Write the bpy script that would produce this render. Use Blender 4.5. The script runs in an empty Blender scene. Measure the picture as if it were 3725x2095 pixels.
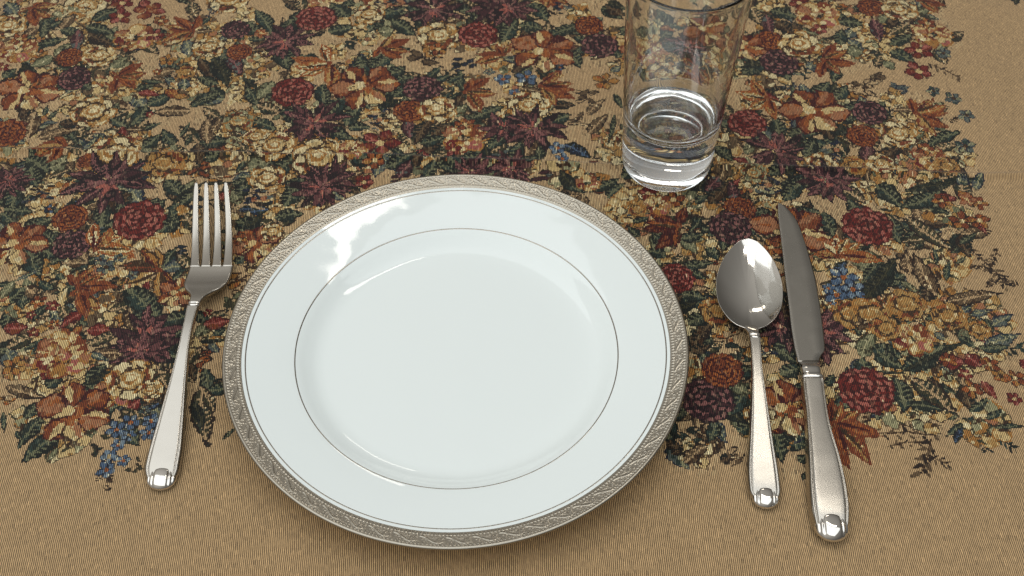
import bpy, math
import numpy as np
from mathutils import Vector

# ------------------------------------------------------------------ camera
scene = bpy.context.scene
COL = scene.collection
CAM = dict(f=4483.9 / 3725.0, pitch=0.88151, yaw=-0.03798, loc=(0.01595, -0.43459, 0.59527))
cam_data = bpy.data.cameras.new("camera")
cam = bpy.data.objects.new("camera", cam_data)
COL.objects.link(cam)
cam.location = CAM["loc"]
cam.rotation_euler = (math.pi / 2 - CAM["pitch"], 0, CAM["yaw"])
cam_data.sensor_width = 36.0
cam_data.lens = 36.0 * CAM["f"]
cam_data.clip_start = 0.01
cam_data.clip_end = 50
cam_data.dof.use_dof = True
cam_data.dof.focus_distance = 0.72
cam_data.dof.aperture_fstop = 20.0
scene.camera = cam

# ------------------------------------------------------------------ world: dim room
world = bpy.data.worlds.new("World")
scene.world = world
world.use_nodes = True
wn = world.node_tree
wn.nodes.clear()
w_out = wn.nodes.new("ShaderNodeOutputWorld")
w_bg = wn.nodes.new("ShaderNodeBackground")
w_geo = wn.nodes.new("ShaderNodeTexCoord")
w_sep = wn.nodes.new("ShaderNodeSeparateXYZ")
w_ramp = wn.nodes.new("ShaderNodeValToRGB")      # floor - wall - ceiling
w_side = wn.nodes.new("ShaderNodeMapRange")      # the wall on the left is lit, the right side of the room is dim
w_side.interpolation_type = 'SMOOTHSTEP'
w_side.inputs["From Min"].default_value = -0.75
w_side.inputs["From Max"].default_value = 0.75
w_side.inputs["To Min"].default_value = 1.55
w_side.inputs["To Max"].default_value = 0.55
w_mul = wn.nodes.new("ShaderNodeVectorMath"); w_mul.operation = 'SCALE'
wn.links.new(w_geo.outputs["Generated"], w_sep.inputs[0])
wn.links.new(w_sep.outputs["Z"], w_ramp.inputs[0])
wn.links.new(w_sep.outputs["X"], w_side.inputs["Value"])
wn.links.new(w_ramp.outputs[0], w_mul.inputs[0])
wn.links.new(w_side.outputs[0], w_mul.inputs["Scale"])
wn.links.new(w_mul.outputs[0], w_bg.inputs[0])
wn.links.new(w_bg.outputs[0], w_out.inputs[0])
re = w_ramp.color_ramp.elements
re[0].position = 0.0; re[0].color = (0.19, 0.18, 0.165, 1)
re[1].position = 1.0; re[1].color = (0.46, 0.45, 0.43, 1)
e = re.new(0.22); e.color = (0.24, 0.228, 0.21, 1)
e = re.new(0.50); e.color = (0.40, 0.385, 0.36, 1)
e = re.new(0.85); e.color = (0.53, 0.515, 0.485, 1)
w_bg.inputs[1].default_value = 0.82

# ------------------------------------------------------------------ lamps of the room
def area(name, loc, target, size, power, color):
    d = bpy.data.lights.new(name, 'AREA')
    d.shape = 'RECTANGLE'
    d.size, d.size_y = size
    d.energy = power
    d.color = color
    o = bpy.data.objects.new(name, d)
    COL.objects.link(o)
    o.location = loc
    o.rotation_euler = (Vector(target) - Vector(loc)).to_track_quat('-Z', 'Y').to_euler()
    return o
area("ceiling_light", (0.36, 0.55, 1.40), (0.1, 0.0, 0.0), (0.80, 0.07), 1.7, (1.0, 0.94, 0.85))
area("hall_light", (0.30, 1.90, 1.10), (0.1, 0.0, 0.0), (0.42, 0.13), 1.0, (1.0, 0.92, 0.80))
area("ceiling_glow", (-0.35, -0.45, 2.2), (-0.2, -0.1, 0.0), (3.8, 3.0), 43.0, (0.94, 1.0, 1.04))

scene.view_settings.view_transform = 'Standard'
scene.view_settings.look = 'None'
scene.view_settings.exposure = 0.0
scene.view_settings.gamma = 1.0
scene.view_settings.use_curve_mapping = False
scene.cycles.max_bounces = 32
scene.cycles.transmission_bounces = 32
scene.cycles.glossy_bounces = 8
scene.cycles.sample_clamp_direct = 6.0
scene.cycles.sample_clamp_indirect = 6.0
scene.cycles.caustics_refractive = True
scene.cycles.caustics_reflective = False

# ------------------------------------------------------------------ helpers
def srgb(c):
    c = np.asarray(c, dtype=float) / 255.0
    return np.where(c <= 0.04045, c / 12.92, ((c + 0.055) / 1.055) ** 2.4)

def new_mat(name):
    m = bpy.data.materials.new(name)
    m.use_nodes = True
    nt = m.node_tree
    return m, nt, nt.nodes["Principled BSDF"]

def mesh_obj(name, verts, faces, mat, parent=None, smooth=True):
    me = bpy.data.meshes.new(name)
    me.from_pydata([tuple(v) for v in verts], [], [tuple(f) for f in faces])
    me.update()
    if smooth:
        me.polygons.foreach_set("use_smooth", [True] * len(me.polygons))
    me.materials.append(mat)
    o = bpy.data.objects.new(name, me)
    COL.objects.link(o)
    if parent is not None:
        o.parent = parent
    return o

def thing(name, label, cat, loc=(0, 0, 0), rotz=0.0):
    o = bpy.data.objects.new(name, None)
    o.empty_display_size = 0.02
    COL.objects.link(o)
    o.location = loc
    o.rotation_euler = (0, 0, rotz)
    o["label"] = label
    o["category"] = cat
    return o

def lathe(profile, n=192, closed=False):
    """profile: list of (r, z); r=0 ends are welded to poles"""
    verts, faces, rings = [], [], []
    for r, z in profile:
        if r < 1e-9:
            rings.append([len(verts)])
            verts.append((0, 0, z))
        else:
            rings.append(list(range(len(verts), len(verts) + n)))
            for k in range(n):
                a = 2 * math.pi * k / n
                verts.append((r * math.cos(a), r * math.sin(a), z))
    m = len(rings)
    for i in range(m if closed else m - 1):
        A, B = rings[i], rings[(i + 1) % m]
        for k in range(n):
            k2 = (k + 1) % n
            if len(A) == 1:
                faces.append((A[0], B[k2], B[k]))
            elif len(B) == 1:
                faces.append((A[k], A[k2], B[0]))
            else:
                faces.append((A[k], A[k2], B[k2], B[k]))
    return verts, faces

def loft(loops, cap=True):
    """loops: list of equal-length lists of 3D points"""
    n = len(loops[0])
    verts = [p for L in loops for p in L]
    faces = []
    for i in range(len(loops) - 1):
        for k in range(n):
            k2 = (k + 1) % n
            faces.append((i * n + k, i * n + k2, (i + 1) * n + k2, (i + 1) * n + k))
    if cap:
        faces.append(tuple(reversed(range(n))))
        b = (len(loops) - 1) * n
        faces.append(tuple(range(b, b + n)))
    return verts, faces

def spline(xs, ys, x):
    """monotone-ish cubic (Catmull-Rom on non-uniform knots)"""
    xs = np.asarray(xs, float); ys = np.asarray(ys, float); x = np.asarray(x, float)
    d = np.diff(ys) / np.diff(xs)
    m = np.zeros_like(ys)
    m[1:-1] = (d[:-1] + d[1:]) / 2
    m[0], m[-1] = d[0], d[-1]
    flat = (d[:-1] * d[1:]) <= 0
    m[1:-1][flat] = 0
    i = np.clip(np.searchsorted(xs, x) - 1, 0, len(xs) - 2)
    h = xs[i + 1] - xs[i]
    t = np.clip((x - xs[i]) / h, 0, 1)
    return ((2*t**3 - 3*t**2 + 1) * ys[i] + (t**3 - 2*t**2 + t) * h * m[i]
            + (-2*t**3 + 3*t**2) * ys[i + 1] + (t**3 - t**2) * h * m[i + 1])

# ------------------------------------------------------------------ photograph pixel -> point on the table (for laying out the woven pattern)
_p, _y = CAM["pitch"], CAM["yaw"]
_Z = np.array([[math.cos(_y), -math.sin(_y), 0], [math.sin(_y), math.cos(_y), 0], [0, 0, 1]])
_right = _Z @ np.array([1, 0, 0.0])
_fwd = _Z @ np.array([0, math.cos(_p), -math.sin(_p)])
_up = _Z @ np.array([0, math.sin(_p), math.cos(_p)])
def table_pt(x, y):
    d = ((x - 1862.5) / 4483.9) * _right + ((1047.5 - y) / 4483.9) * _up + _fwd
    s = -CAM["loc"][2] / d[2]
    return CAM["loc"][0] + s * d[0], CAM["loc"][1] + s * d[1]

# ------------------------------------------------------------------ woven flower pattern, drawn stitch by stitch in table coordinates
CX0, CX1, CY0, CY1, CRES = -.60, .70, -.32, .62, .0005
CW, CH = int(round((CX1 - CX0) / CRES)), int(round((CY1 - CY0) / CRES))
rng = np.random.default_rng(7)
P = dict(dk=(30, 36, 29), gr=(48, 58, 46), te=(58, 78, 68), ol=(78, 74, 46), sg=(124, 124, 90), ps=(158, 152, 112), tp=(112, 88, 60), br=(88, 58, 32), db=(54, 36, 24),
         pl=(72, 37, 40), dp=(44, 22, 26), rp=(152, 98, 92), rd=(122, 38, 30), dr=(76, 21, 18), pk=(186, 104, 88), ru=(136, 66, 34), og=(176, 98, 46), oc=(188, 130, 62),
         gd=(196, 150, 84), cr=(212, 182, 124), lc=(226, 206, 156), bl=(84, 106, 132), nb=(38, 46, 66), lb=(136, 154, 166), tn=(180, 149, 108), pe=(184, 122, 82), gy=(98, 106, 98))
P['mp'] = (112, 66, 64)
P = {k: np.array(v, float) * ((.72 if k in ('dk', 'gr', 'te', 'ol', 'db', 'br', 'dp', 'nb') else .86) if k not in ('tn', 'lc', 'cr', 'ps') else (1.0 if k == 'tn' else .95)) for k, v in P.items()}
canvas = np.empty((CH, CW, 3), np.float32); canvas[:] = P['tn']
cover = np.zeros((CH, CW), np.float32)
def smooth_noise(h, w, cell):
    gh, gw = int(h / cell) + 3, int(w / cell) + 3
    g = rng.standard_normal((gh, gw)).astype(np.float32)
    yy = np.arange(h) / cell; xx = np.arange(w) / cell
    y0 = yy.astype(int); x0 = xx.astype(int); fy = (yy - y0)[:, None]; fx_ = (xx - x0)[None]
    fy = fy * fy * (3 - 2 * fy); fx_ = fx_ * fx_ * (3 - 2 * fx_)
    return (g[y0][:, x0] * (1 - fy) * (1 - fx_) + g[y0 + 1][:, x0] * fy * (1 - fx_) + g[y0][:, x0 + 1] * (1 - fy) * fx_ + g[y0 + 1][:, x0 + 1] * fy * fx_)
EN = (smooth_noise(CH, CW, 2.6) * .6 + smooth_noise(CH, CW, 5.0) * .6).astype(np.float32)      # ragged stitch edges
SN = smooth_noise(CH, CW, 6.0).astype(np.float32)                                             # blotches inside shapes

def region(x0, x1, y0, y1):
    i0 = max(0, int((y0 - CY0) / CRES)); i1 = min(CH, int((y1 - CY0) / CRES) + 2)
    j0 = max(0, int((x0 - CX0) / CRES)); j1 = min(CW, int((x1 - CX0) / CRES) + 2)
    if i1 <= i0 or j1 <= j0: return None
    X = CX0 + (np.arange(j0, j1) + .5) * CRES; Y = CY0 + (np.arange(i0, i1) + .5) * CRES
    return slice(i0, i1), slice(j0, j1), X[None, :], Y[:, None]
def put(sl, mask, col):
    sub = canvas[sl[0], sl[1]]
    sub[mask] = col if np.ndim(col) == 1 else col[mask]
    cover[sl[0], sl[1]][mask] = 1
def petal(A, B, w, base, edge=None, vein=None, alt=None, curve=0.0, sharp=1.0, blunt=.75, jit=.11, hatch=0.0, ew=.26, shade=None):
    """one leaf or petal from A to B (metres), half width w; colours are keys of P"""
    A = np.array(A, float); B = np.array(B, float); d = B - A; L = float(np.hypot(*d))
    if L < 1e-5: return
    m = w * 1.5 + abs(curve) * w * 2 + .001
    rg = region(min(A[0], B[0]) - m, max(A[0], B[0]) + m, min(A[1], B[1]) - m, max(A[1], B[1]) + m)
    if rg is None: return
    si, sj, X, Y = rg
    u = ((X - A[0]) * d[0] + (Y - A[1]) * d[1]) / (L * L)
    v = (-(X - A[0]) * d[1] + (Y - A[1]) * d[0]) / L / w
    uc = np.clip(u, 0, 1)
    v = v - curve * np.sin(np.pi * uc)
    pr = np.sin(np.pi * uc ** blunt) ** sharp
    n = EN[si, sj]
    av = np.abs(v) + jit * n
    ins = (u > 0) & (u < 1) & (av < pr)
    if not ins.any(): return
    put((si, sj), ins, P[base])
    sn = SN[si, sj]
    if shade: put((si, sj), ins & (v + .35 * sn > .15), P[shade])
    if alt: put((si, sj), ins & (sn > .55), P[alt])
    if hatch and vein:
        ph = (u * L / .0034 + np.abs(v) * .8) % 1.0
        put((si, sj), ins & (ph < hatch) & (np.abs(v) < .8 * pr) & (np.abs(v) > .18) & (v > -.3 + .2 * sn), P[vein])
    if edge: put((si, sj), ins & (av > pr - ew), P[edge])
    if vein: put((si, sj), ins & (np.abs(v + .1 * n) < .13) & (u < .88), P[vein])
def disc(x, y, r, base, alt=None, edge=None, asp=1.0, jit=.14):
    rg = region(x - r * 1.4, x + r * 1.4, y - r * 1.4, y + r * 1.4)
    if rg is None: return
    si, sj, X, Y = rg
    q = np.hypot((X - x) / r, (Y - y) / (r * asp)) + jit * EN[si, sj]
    ins = q < 1
    put((si, sj), ins, P[base])
    if alt: put((si, sj), ins & (SN[si, sj] > .35), P[alt])
    if edge: put((si, sj), ins & (q > .8), P[edge])
def stroke(pts, w, col):
    for a, b in zip(pts[:-1], pts[1:]):
        petal(a, b, w, col, blunt=1, sharp=.35, jit=.3)
def rot(a): return np.array([math.cos(a), math.sin(a)])

PAL = {'d': ('gr', 'dk', 'sg', 'te'), 't': ('te', 'dk', 'sg', 'gr'), 'b': ('db', 'dk', 'tp', 'br'), 'p': ('pl', 'dp', 'rp', 'gy'), 's': ('sg', 'ol', 'ps', 'ol'),
       'o': ('ol', 'db', 'tn', 'gr'), 'w': ('tp', 'db', 'tn', 'br'), 'c': ('cr', 'oc', 'lc', 'gd'), 'r': ('rd', 'dr', 'pk', 'ru'), 'u': ('ru', 'db', 'oc', 'og'),
       'g': ('oc', 'br', 'gd', 'og'), 'y': ('gy', 'nb', 'ps', 'te'), 'n': ('nb', 'dk', 'bl', 'gr'), 'k': ('dk', 'dk', 'ol', 'gr'), 'e': ('pe', 'ru', 'cr', 'og'), 'l': ('bl', 'nb', 'lb', 'lb')}
def leaf(A, B, w, pal='d'):
    a, e_, v_, alt = PAL[pal]
    petal(A, B, w, a, edge=e_, vein=v_, alt=alt, curve=float(rng.uniform(-.25, .25)), hatch=.34 if pal in 'dtbko' else .2, ew=.2, shade=e_ if pal in 'dtkbn' else None)
def carnation(x, y, r, pal):
    a, e_, l_ = {'red': ('rd', 'dr', 'pk'), 'plum': ('pl', 'dp', 'rp'), 'rust': ('ru', 'dr', 'og')}[pal]
    for k in range(13):
        t = 2 * math.pi * k / 13 + rng.uniform(-.15, .15)
        disc(x + r * .74 * math.cos(t), y + r * .74 * math.sin(t), r * .3, a, alt=e_, edge=e_)
    disc(x, y, r * .86, a)
    for ring, nn in ((.8, 15), (.56, 11), (.33, 7), (.1, 3)):
        for k in range(nn):
            t = 2 * math.pi * (k + rng.uniform(-.3, .3)) / nn
            c = np.array([x, y]) + r * ring * rot(t)
            s = rng.uniform(.8, 1.2)
            tang = rot(t + math.pi / 2 + rng.uniform(-.6, .6))
            petal(c - tang * r * .17 * s, c + tang * r * .17 * s, r * .115, e_, jit=.3, curve=.5)
            c2 = c + rot(t) * r * .09
            petal(c2 - tang * r * .15 * s, c2 + tang * r * .15 * s, r * .075, l_ if rng.random() < .75 else a, jit=.3, curve=.5)
def dahlia(x, y, r, rot0=0.0):
    C = np.array([x, y])
    for layer, (nn, rl, w) in enumerate(((10, 1.0, .15), (8, .74, .14))):
        for k in range(nn):
            t = rot0 + 2 * math.pi * (k + .5 * layer + rng.uniform(-.25, .25)) / nn
            q = rl * rng.uniform(.8, 1.12)
            base = ['pl', 'mp', 'dp'][int(rng.integers(0, 3))]
            petal(C + rot(t) * r * .1, C + rot(t) * r * q, r * w * rng.uniform(.75, 1.15), base, edge='dp', vein='rp' if rng.random() < .55 else None, alt='mp' if base == 'dp' else 'pl',
                  curve=float(rng.uniform(-.6, .6)), blunt=.9, hatch=.34 if rng.random() < .6 else 0, shade='dp' if rng.random() < .6 else None, ew=.22)
    for k in range(9):
        t = rng.uniform(0, 6.28)
        petal(C + rot(t) * r * .03, C + rot(t) * r * rng.uniform(.25, .5), r * .06, 'rp' if k % 2 else 'pk', edge='pl' if k % 3 else None, jit=.3)
    disc(x + r * .06, y - r * .03, r * .12, 'rp', alt='pl', edge='dp', asp=.7)
def poppy(x, y, r, rot0=0.4):
    C = np.array([x, y])
    for k, (dt, rl, w, pal) in enumerate(((0, .95, .36, 'ru'), (1.2, .9, .34, 'ru'), (2.3, 1.0, .36, 'pe'), (3.5, .95, .34, 'ru'), (4.4, .9, .32, 'cr'), (5.4, 1.0, .36, 'pe'))):
        t = rot0 + dt
        petal(C + rot(t) * r * .02, C + rot(t) * r * rl, r * w, pal, edge='dr' if pal != 'cr' else 'br', alt='og' if pal != 'cr' else 'lc', blunt=1.35, curve=float(rng.uniform(-.3, .3)), ew=.2, shade={'ru': 'dr', 'pe': 'ru', 'cr': 'gd'}[pal])
        petal(C + rot(t + .2) * r * .3, C + rot(t + .15) * r * rl * .95, r * .09, 'cr' if k % 2 else 'pe', jit=.3)
    for k in range(7):
        t = rng.uniform(0, 6.28)
        petal(C + rot(t) * r * .1, C + rot(t) * r * .5, r * .1, ['cr', 'og', 'dr', 'gd', 'ru'][k % 5], edge='br' if k % 2 else None, jit=.3)
    disc(x + r * .08, y - r * .06, r * .17, 'og', alt='ru'); disc(x - r * .12, y + r * .02, r * .15, 'cr', alt='lc')
def rose(x, y, r, pal='c', tint='ru'):
    a, e_, l_, alt = PAL[pal]
    t0 = rng.uniform(0, 6.28)
    disc(x, y, r * .95, 'br', alt='oc')
    for k in range(7):
        t = t0 + k * .9
        disc(x + r * .56 * math.cos(t), y + r * .52 * math.sin(t), r * .44, [a, 'lc', alt, 'cr'][k % 4] if pal == 'c' else [a, l_, alt][k % 3], alt=l_, edge='br' if k % 2 else 'oc')
        c = np.array([x, y]) + rot(t) * r * .78; tg = rot(t + 1.57)
        petal(c - tg * r * .26, c + tg * r * .26, r * .07, l_, jit=.25, curve=-.8)
    for k in range(2):
        t = t0 + rng.uniform(0, 6.28); c = np.array([x, y]) + rot(t) * r * .7; tg = rot(t + 1.57)
        petal(c - tg * r * .42, c + tg * r * .42, r * .15, tint, alt='br', jit=.3, curve=.8)
    disc(x, y, r * .56, 'br'); disc(x + r * .02, y + r * .02, r * .5, l_, alt='cr', edge='gd', asp=.88)
    disc(x - r * .04, y + r * .04, r * .3, 'oc', asp=.8); disc(x - r * .02, y + r * .07, r * .24, l_, edge='oc', asp=.8)
    for k in range(4):
        t = rng.uniform(0, 6.28); q = rng.uniform(.4, .85); c = np.array([x, y]) + rot(t) * r * q; tg = rot(t + 1.57)
        petal(c - tg * r * .25, c + tg * r * .25, r * .05, 'br', jit=.3, curve=.9)
def lily(x, y, tips, pal='og'):
    C = np.array([x, y])
    a, e_, v_ = {'og': ('og', 'ru', 'gd'), 'ru': ('ru', 'dr', 'og'), 'gd': ('gd', 'og', 'lc'), 'oc': ('oc', 'br', 'gd')}[pal]
    for i, T in enumerate(tips):
        T = np.array(T); L = np.hypot(*(T - C))
        q = a if i % 3 else (e_ if rng.random() < .5 else v_)
        petal(C, T, L * .15 + .0010, q, edge=e_, vein=v_ if i % 2 else 'ru', alt=e_, hatch=.3, blunt=.95, curve=float(rng.uniform(-.4, .4)), ew=.3)
        nrm = np.array([-(T - C)[1], (T - C)[0]]) * .06
        petal(C + nrm, C + (T - C) * .8 + nrm, L * .03 + .0004, 'br' if i % 2 else 'dr', jit=.35)
    disc(x, y, .0022, 'ru')
def floret(x, y, r, pal):
    C = np.array([x, y]); t0 = rng.uniform(0, 6.28); a, e_, l_, alt = PAL[pal]
    for k in range(5):
        t = t0 + k * 1.257 + rng.uniform(-.15, .15)
        petal(C, C + rot(t) * r * rng.uniform(.8, 1.05), r * .34, a, edge=e_, alt=alt, vein=l_ if k % 2 else None, blunt=1.3, shade=l_ if k % 2 else None)
    disc(x, y, r * .2, 'og' if pal in 'ln' else ('cr' if pal in 'rue' else 'br'), alt='cr' if pal in 'ln' else None)
def peach(x, y, r):
    for k in range(7):
        t = k * .9 + rng.uniform(-.2, .2)
        disc(x + r * .58 * math.cos(t), y + r * .55 * math.sin(t), r * .36, ['pe', 'ru', 'cr', 'pe', 'rd', 'oc', 'pk'][k], alt='cr', edge='ru' if k % 2 else 'oc')
    for k in range(12):
        t = rng.uniform(0, 6.28); q = rng.uniform(.05, .55); c = np.array([x, y]) + rot(t) * r * q
        petal(c, c + rot(t + rng.uniform(-.5, .5)) * r * .28, r * .09, ['lc', 'cr', 'pe', 'oc', 'lc'][k % 5], jit=.3)
def sagelily(x, y, r):
    C = np.array([x, y])
    for k in range(7):
        t = k * .9 + rng.uniform(-.3, .3)
        petal(C, C + rot(t) * r * rng.uniform(.7, 1.05), r * .2, ['ps', 'lc', 'sg', 'cr', 'ps', 'lc', 'gd'][k], edge='ol' if k % 3 == 0 else None, vein='cr' if k % 2 else 'ps', alt='lc', curve=float(rng.uniform(-.4, .4)), jit=.2)
    for k in range(5):
        t = rng.uniform(0, 6.28); c = C + rot(t) * r * rng.uniform(.3, .8); tg = rot(t + 1.2)
        petal(c - tg * r * .18, c + tg * r * .18, r * .05, 'ol' if k % 2 else 'br', jit=.35, curve=.8)
def tangle(x, y, r):
    for k in range(16):
        t = rng.uniform(0, 6.28); c = np.array([x, y]) + rot(t) * r * rng.uniform(0, .8); d = rot(rng.uniform(-.7, .7))
        L = r * rng.uniform(.18, .4)
        petal(c - d * L, c + d * L, r * .09, ['nb', 'dk', 'nb', 'db', 'gy', 'tn'][k % 6], jit=.35, curve=float(rng.uniform(-1, 1)))
    disc(x + r * .1, y, r * .16, 'pe', alt='ru')
def sprig(A, B, r, pal='w', n=9):
    A = np.array(A); B = np.array(B); d = B - A; L = np.hypot(*d); th_ = math.atan2(d[1], d[0])
    a, e_, l_, alt = PAL[pal]
    stroke([A, A + d * .5 + rot(th_ + 1.57) * L * .05, B], .0006, e_ if pal != 'w' else 'br')
    for k in range(n):
        t = (k + .6) / n; side = 1 if k % 2 else -1
        c = A + d * t
        tip = c + rot(th_ + side * rng.uniform(.6, 1.1)) * r * rng.uniform(.7, 1.1)
        petal(c, tip, r * .16, a if k % 3 else e_, alt=e_, jit=.3)
def leaflets(x, y, r, pal='g', n=6):
    for k in range(n):
        t = rng.uniform(0, 6.28); c = np.array([x, y]) + rot(t) * r * rng.uniform(.1, .9); d = rot(rng.uniform(-.9, .9))
        a, e_, l_, alt = PAL[pal]
        petal(c - d * r * .42, c + d * r * .42, r * .2, 'tn' if k % 2 and pal in 'gw' else a, edge=e_, alt=alt, jit=.25, ew=.4)

# layout read off the photograph: each block is (x origin, y origin, scale) of a close view, then its motifs
SCL = 4790.0
def scale_at(y): return 1.0 / (3.6377 * (1318.8 + (y - 100) * .2937))
BLOCKS = []
def block(ox, oy, s, text): BLOCKS.append((ox, oy, s, text))
block(0, 0, .4831, """
leaf 170 240 190 140 40 d;rose 60 200 100;lily 230 70 400 40 360 130 270 190 150 100 330 30;leaf 350 160 320 280 32 d;leaf 285 345 480 305 36 d
sage 580 170 170;leaf 690 160 880 70 45 d;leaf 650 200 830 245 45 d;leaf 670 260 830 345 45 b;leaf 600 230 580 400 36 p;leaf 760 300 840 330 30 b
flo 920 20 80 r;flo 905 120 85 r;peach 1020 280 120;flo 1170 260 60 r;flo 940 350 60 u;flo 1210 150 60 u;bits 1110 85 90 e
lily 1450 220 1270 190 1260 300 1330 130 1400 290 1490 120;spr 1560 250 1590 30 70 y;car 1770 210 100 plum;car 1800 385 85 rust;rose 1570 350 85;leaf 1430 420 1400 300 40 y
leaf 1500 440 1600 600 40 b;leaf 1600 430 1700 620 50 k;leaf 1720 430 1800 550 40 p;leaf 1640 630 1500 580 35 d;leaf 1650 690 1460 770 42 d;sage 1800 640 170
car 530 440 88 rust;car 560 590 112 plum;rose 750 430 90;leaf 830 520 950 440 40 s;lily 880 590 1050 490 1070 560 1000 660 830 550 850 690 1010 610
flo 1260 450 62 g;flo 1180 540 34 u;rose 1400 540 60 g;leaf 1060 610 1220 620 16 d;leaf 1010 680 1150 640 22 d;leaf 1390 670 1390 590 35 y;leaf 1250 590 1310 610 24 y
leaf 1040 700 1180 715 28 r;leaf 1240 670 1340 740 34 u;leaf 1310 720 1400 720 26 g
peach 140 385 110;flo 150 300 60 u;pop 210 680 190 0.6;flo 20 510 45 r;leaf 20 590 110 530 36 t;car 50 990 130 rust
leaf 210 1030 250 850 55 w;leaf 270 1040 560 975 36 w;leaf 330 870 350 800 16 t;leaf 360 900 430 830 16 d;rose 700 840 120;bits 830 960 120 g
sage 1040 850 120;leaf 1440 830 1180 850 42 w;leaf 1430 800 1570 740 26 d;flo 1130 860 30 r;bits 960 930 90 s;leaf 1090 970 1200 930 20 t;leaf 1070 1110 1190 1020 40 d
lily 490 1090 350 1070 290 1150 370 1190 270 1120 420 1040;peach 880 1110 110;rose 850 1160 140;car 650 1210 60 rust
leaf 1560 1080 1570 900 40 w;leaf 1600 990 1650 890 26 w;rose 1790 900 95 s;leaf 1850 830 1800 950 22 u;leaf 1900 860 1980 980 32 d;leaf 1350 1030 1420 930 14 d;leaf 1400 1100 1450 1010 14 d
leaf 350 1270 480 1180 60 s;leaf 190 1180 340 1280 55 d;leaf 200 1360 330 1300 50 t;dah 50 1370 150
rose 1240 1230 120 g;bits 1750 1200 180 g;bits 1680 1110 130 u;leaf 1540 1210 1650 1160 36 d;bits 1400 1280 130 u;bits 1600 1290 140 g;sage 500 1330 110;sage 1870 1270 100
leaf 50 20 120 130 40 y;leaf 0 280 70 250 20 d;leaf 1880 160 1950 250 40 d;flo 1960 240 50 e;leaf 1860 280 1980 290 22 d;bits 300 430 120 g;bits 640 500 90 s;bits 1250 320 100 g
""")
block(900, 0, .4831, """
leaf 60 60 170 230 40 t;leaf 0 200 90 240 40 d;dah 290 310 190;car 515 135 135 red;leaf 770 130 640 30 48 d;leaf 600 240 775 205 45 d
sage 950 190 170;rose 920 110 80;leaf 980 240 1090 220 50 s;tangle 1060 40 95;leaf 1250 0 1290 130 40 t;leaf 1090 150 1250 260 48 d
dah 1400 70 200;dah 1880 60 190;rose 1440 270 115;flo 1440 370 70 u;car 1735 255 130 red;lily 1930 400 1760 400 1740 460 1880 330 1980 330
lily 1000 370 1190 310 1180 390 1140 430 1080 290 960 430;lily 620 480 380 440 430 560 490 520 570 360 620 650 400 500 gd;leaf 630 500 720 580 22 o
leaf 930 530 980 410 42 t;leaf 970 520 1090 435 40 t;pop 880 650 200 0.9;leaf 1050 580 1170 510 48 d;leaf 1070 640 1240 590 40 d;leaf 1100 740 1230 660 36 d
car 340 690 140 red;leaf 200 610 90 730 45 s;leaf 570 630 590 765 45 d;leaf 660 750 860 760 42 d;leaf 960 740 1130 790 44 k;sage 930 770 80
dah 500 920 210;leaf 740 945 845 810 48 d;car 1320 670 130 plum;car 1220 840 105 rust;spr 1480 730 1520 530 80 d;leaf 1500 620 1620 560 22 t
tangle 980 900 110;rose 1430 830 100;leaf 1560 880 1640 800 40 s;lily 1640 690 1800 600 1840 700 1760 770 1740 820 1690 600
flo 1920 600 40 l;flo 1820 535 40 y;leaf 1700 890 1900 810 42 d;leaf 1210 900 1230 1030 38 p;leaf 1280 1050 1370 920 48 b;leaf 1380 1030 1510 950 40 b;leaf 1300 1085 1460 1035 38 d
flo 1000 1080 125 r;leaf 820 1070 900 1090 40 d;peach 1640 1040 130;flo 1640 940 70 u;flo 1550 1130 60 r;rose 200 1090 115;rose 540 1180 150;peach 790 1130 80
leaf 40 900 190 965 40 d;leaf 140 1345 330 1185 55 d;leaf 10 1270 140 1200 60 s;bits 840 1220 110 e;flo 960 1210 80 u;sage 1200 1090 110
leaf 1820 1120 1950 1000 44 t;dah 1930 960 150;leaf 1030 1265 1250 1160 44 d;leaf 1130 1340 1220 1220 44 p;leaf 1260 1260 1310 1160 30 b
dah 620 1350 180;flo 880 1370 70 r;rose 150 1340 100;dah 1680 1290 150;sage 1370 1260 110;leaf 1590 1200 1750 1170 34 d;leaf 300 1430 380 1340 36 d
bits 250 550 90 w;bits 1350 470 150 w;bits 1600 480 100 n;bits 450 1010 80 c;bits 820 350 100 d;bits 80 760 80 d;bits 330 820 120 s;leaf 300 850 430 790 30 d
bits 1530 1230 100 g;bits 1150 1320 90 p;bits 760 1290 100 e;rose 60 1020 70
""")
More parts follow.
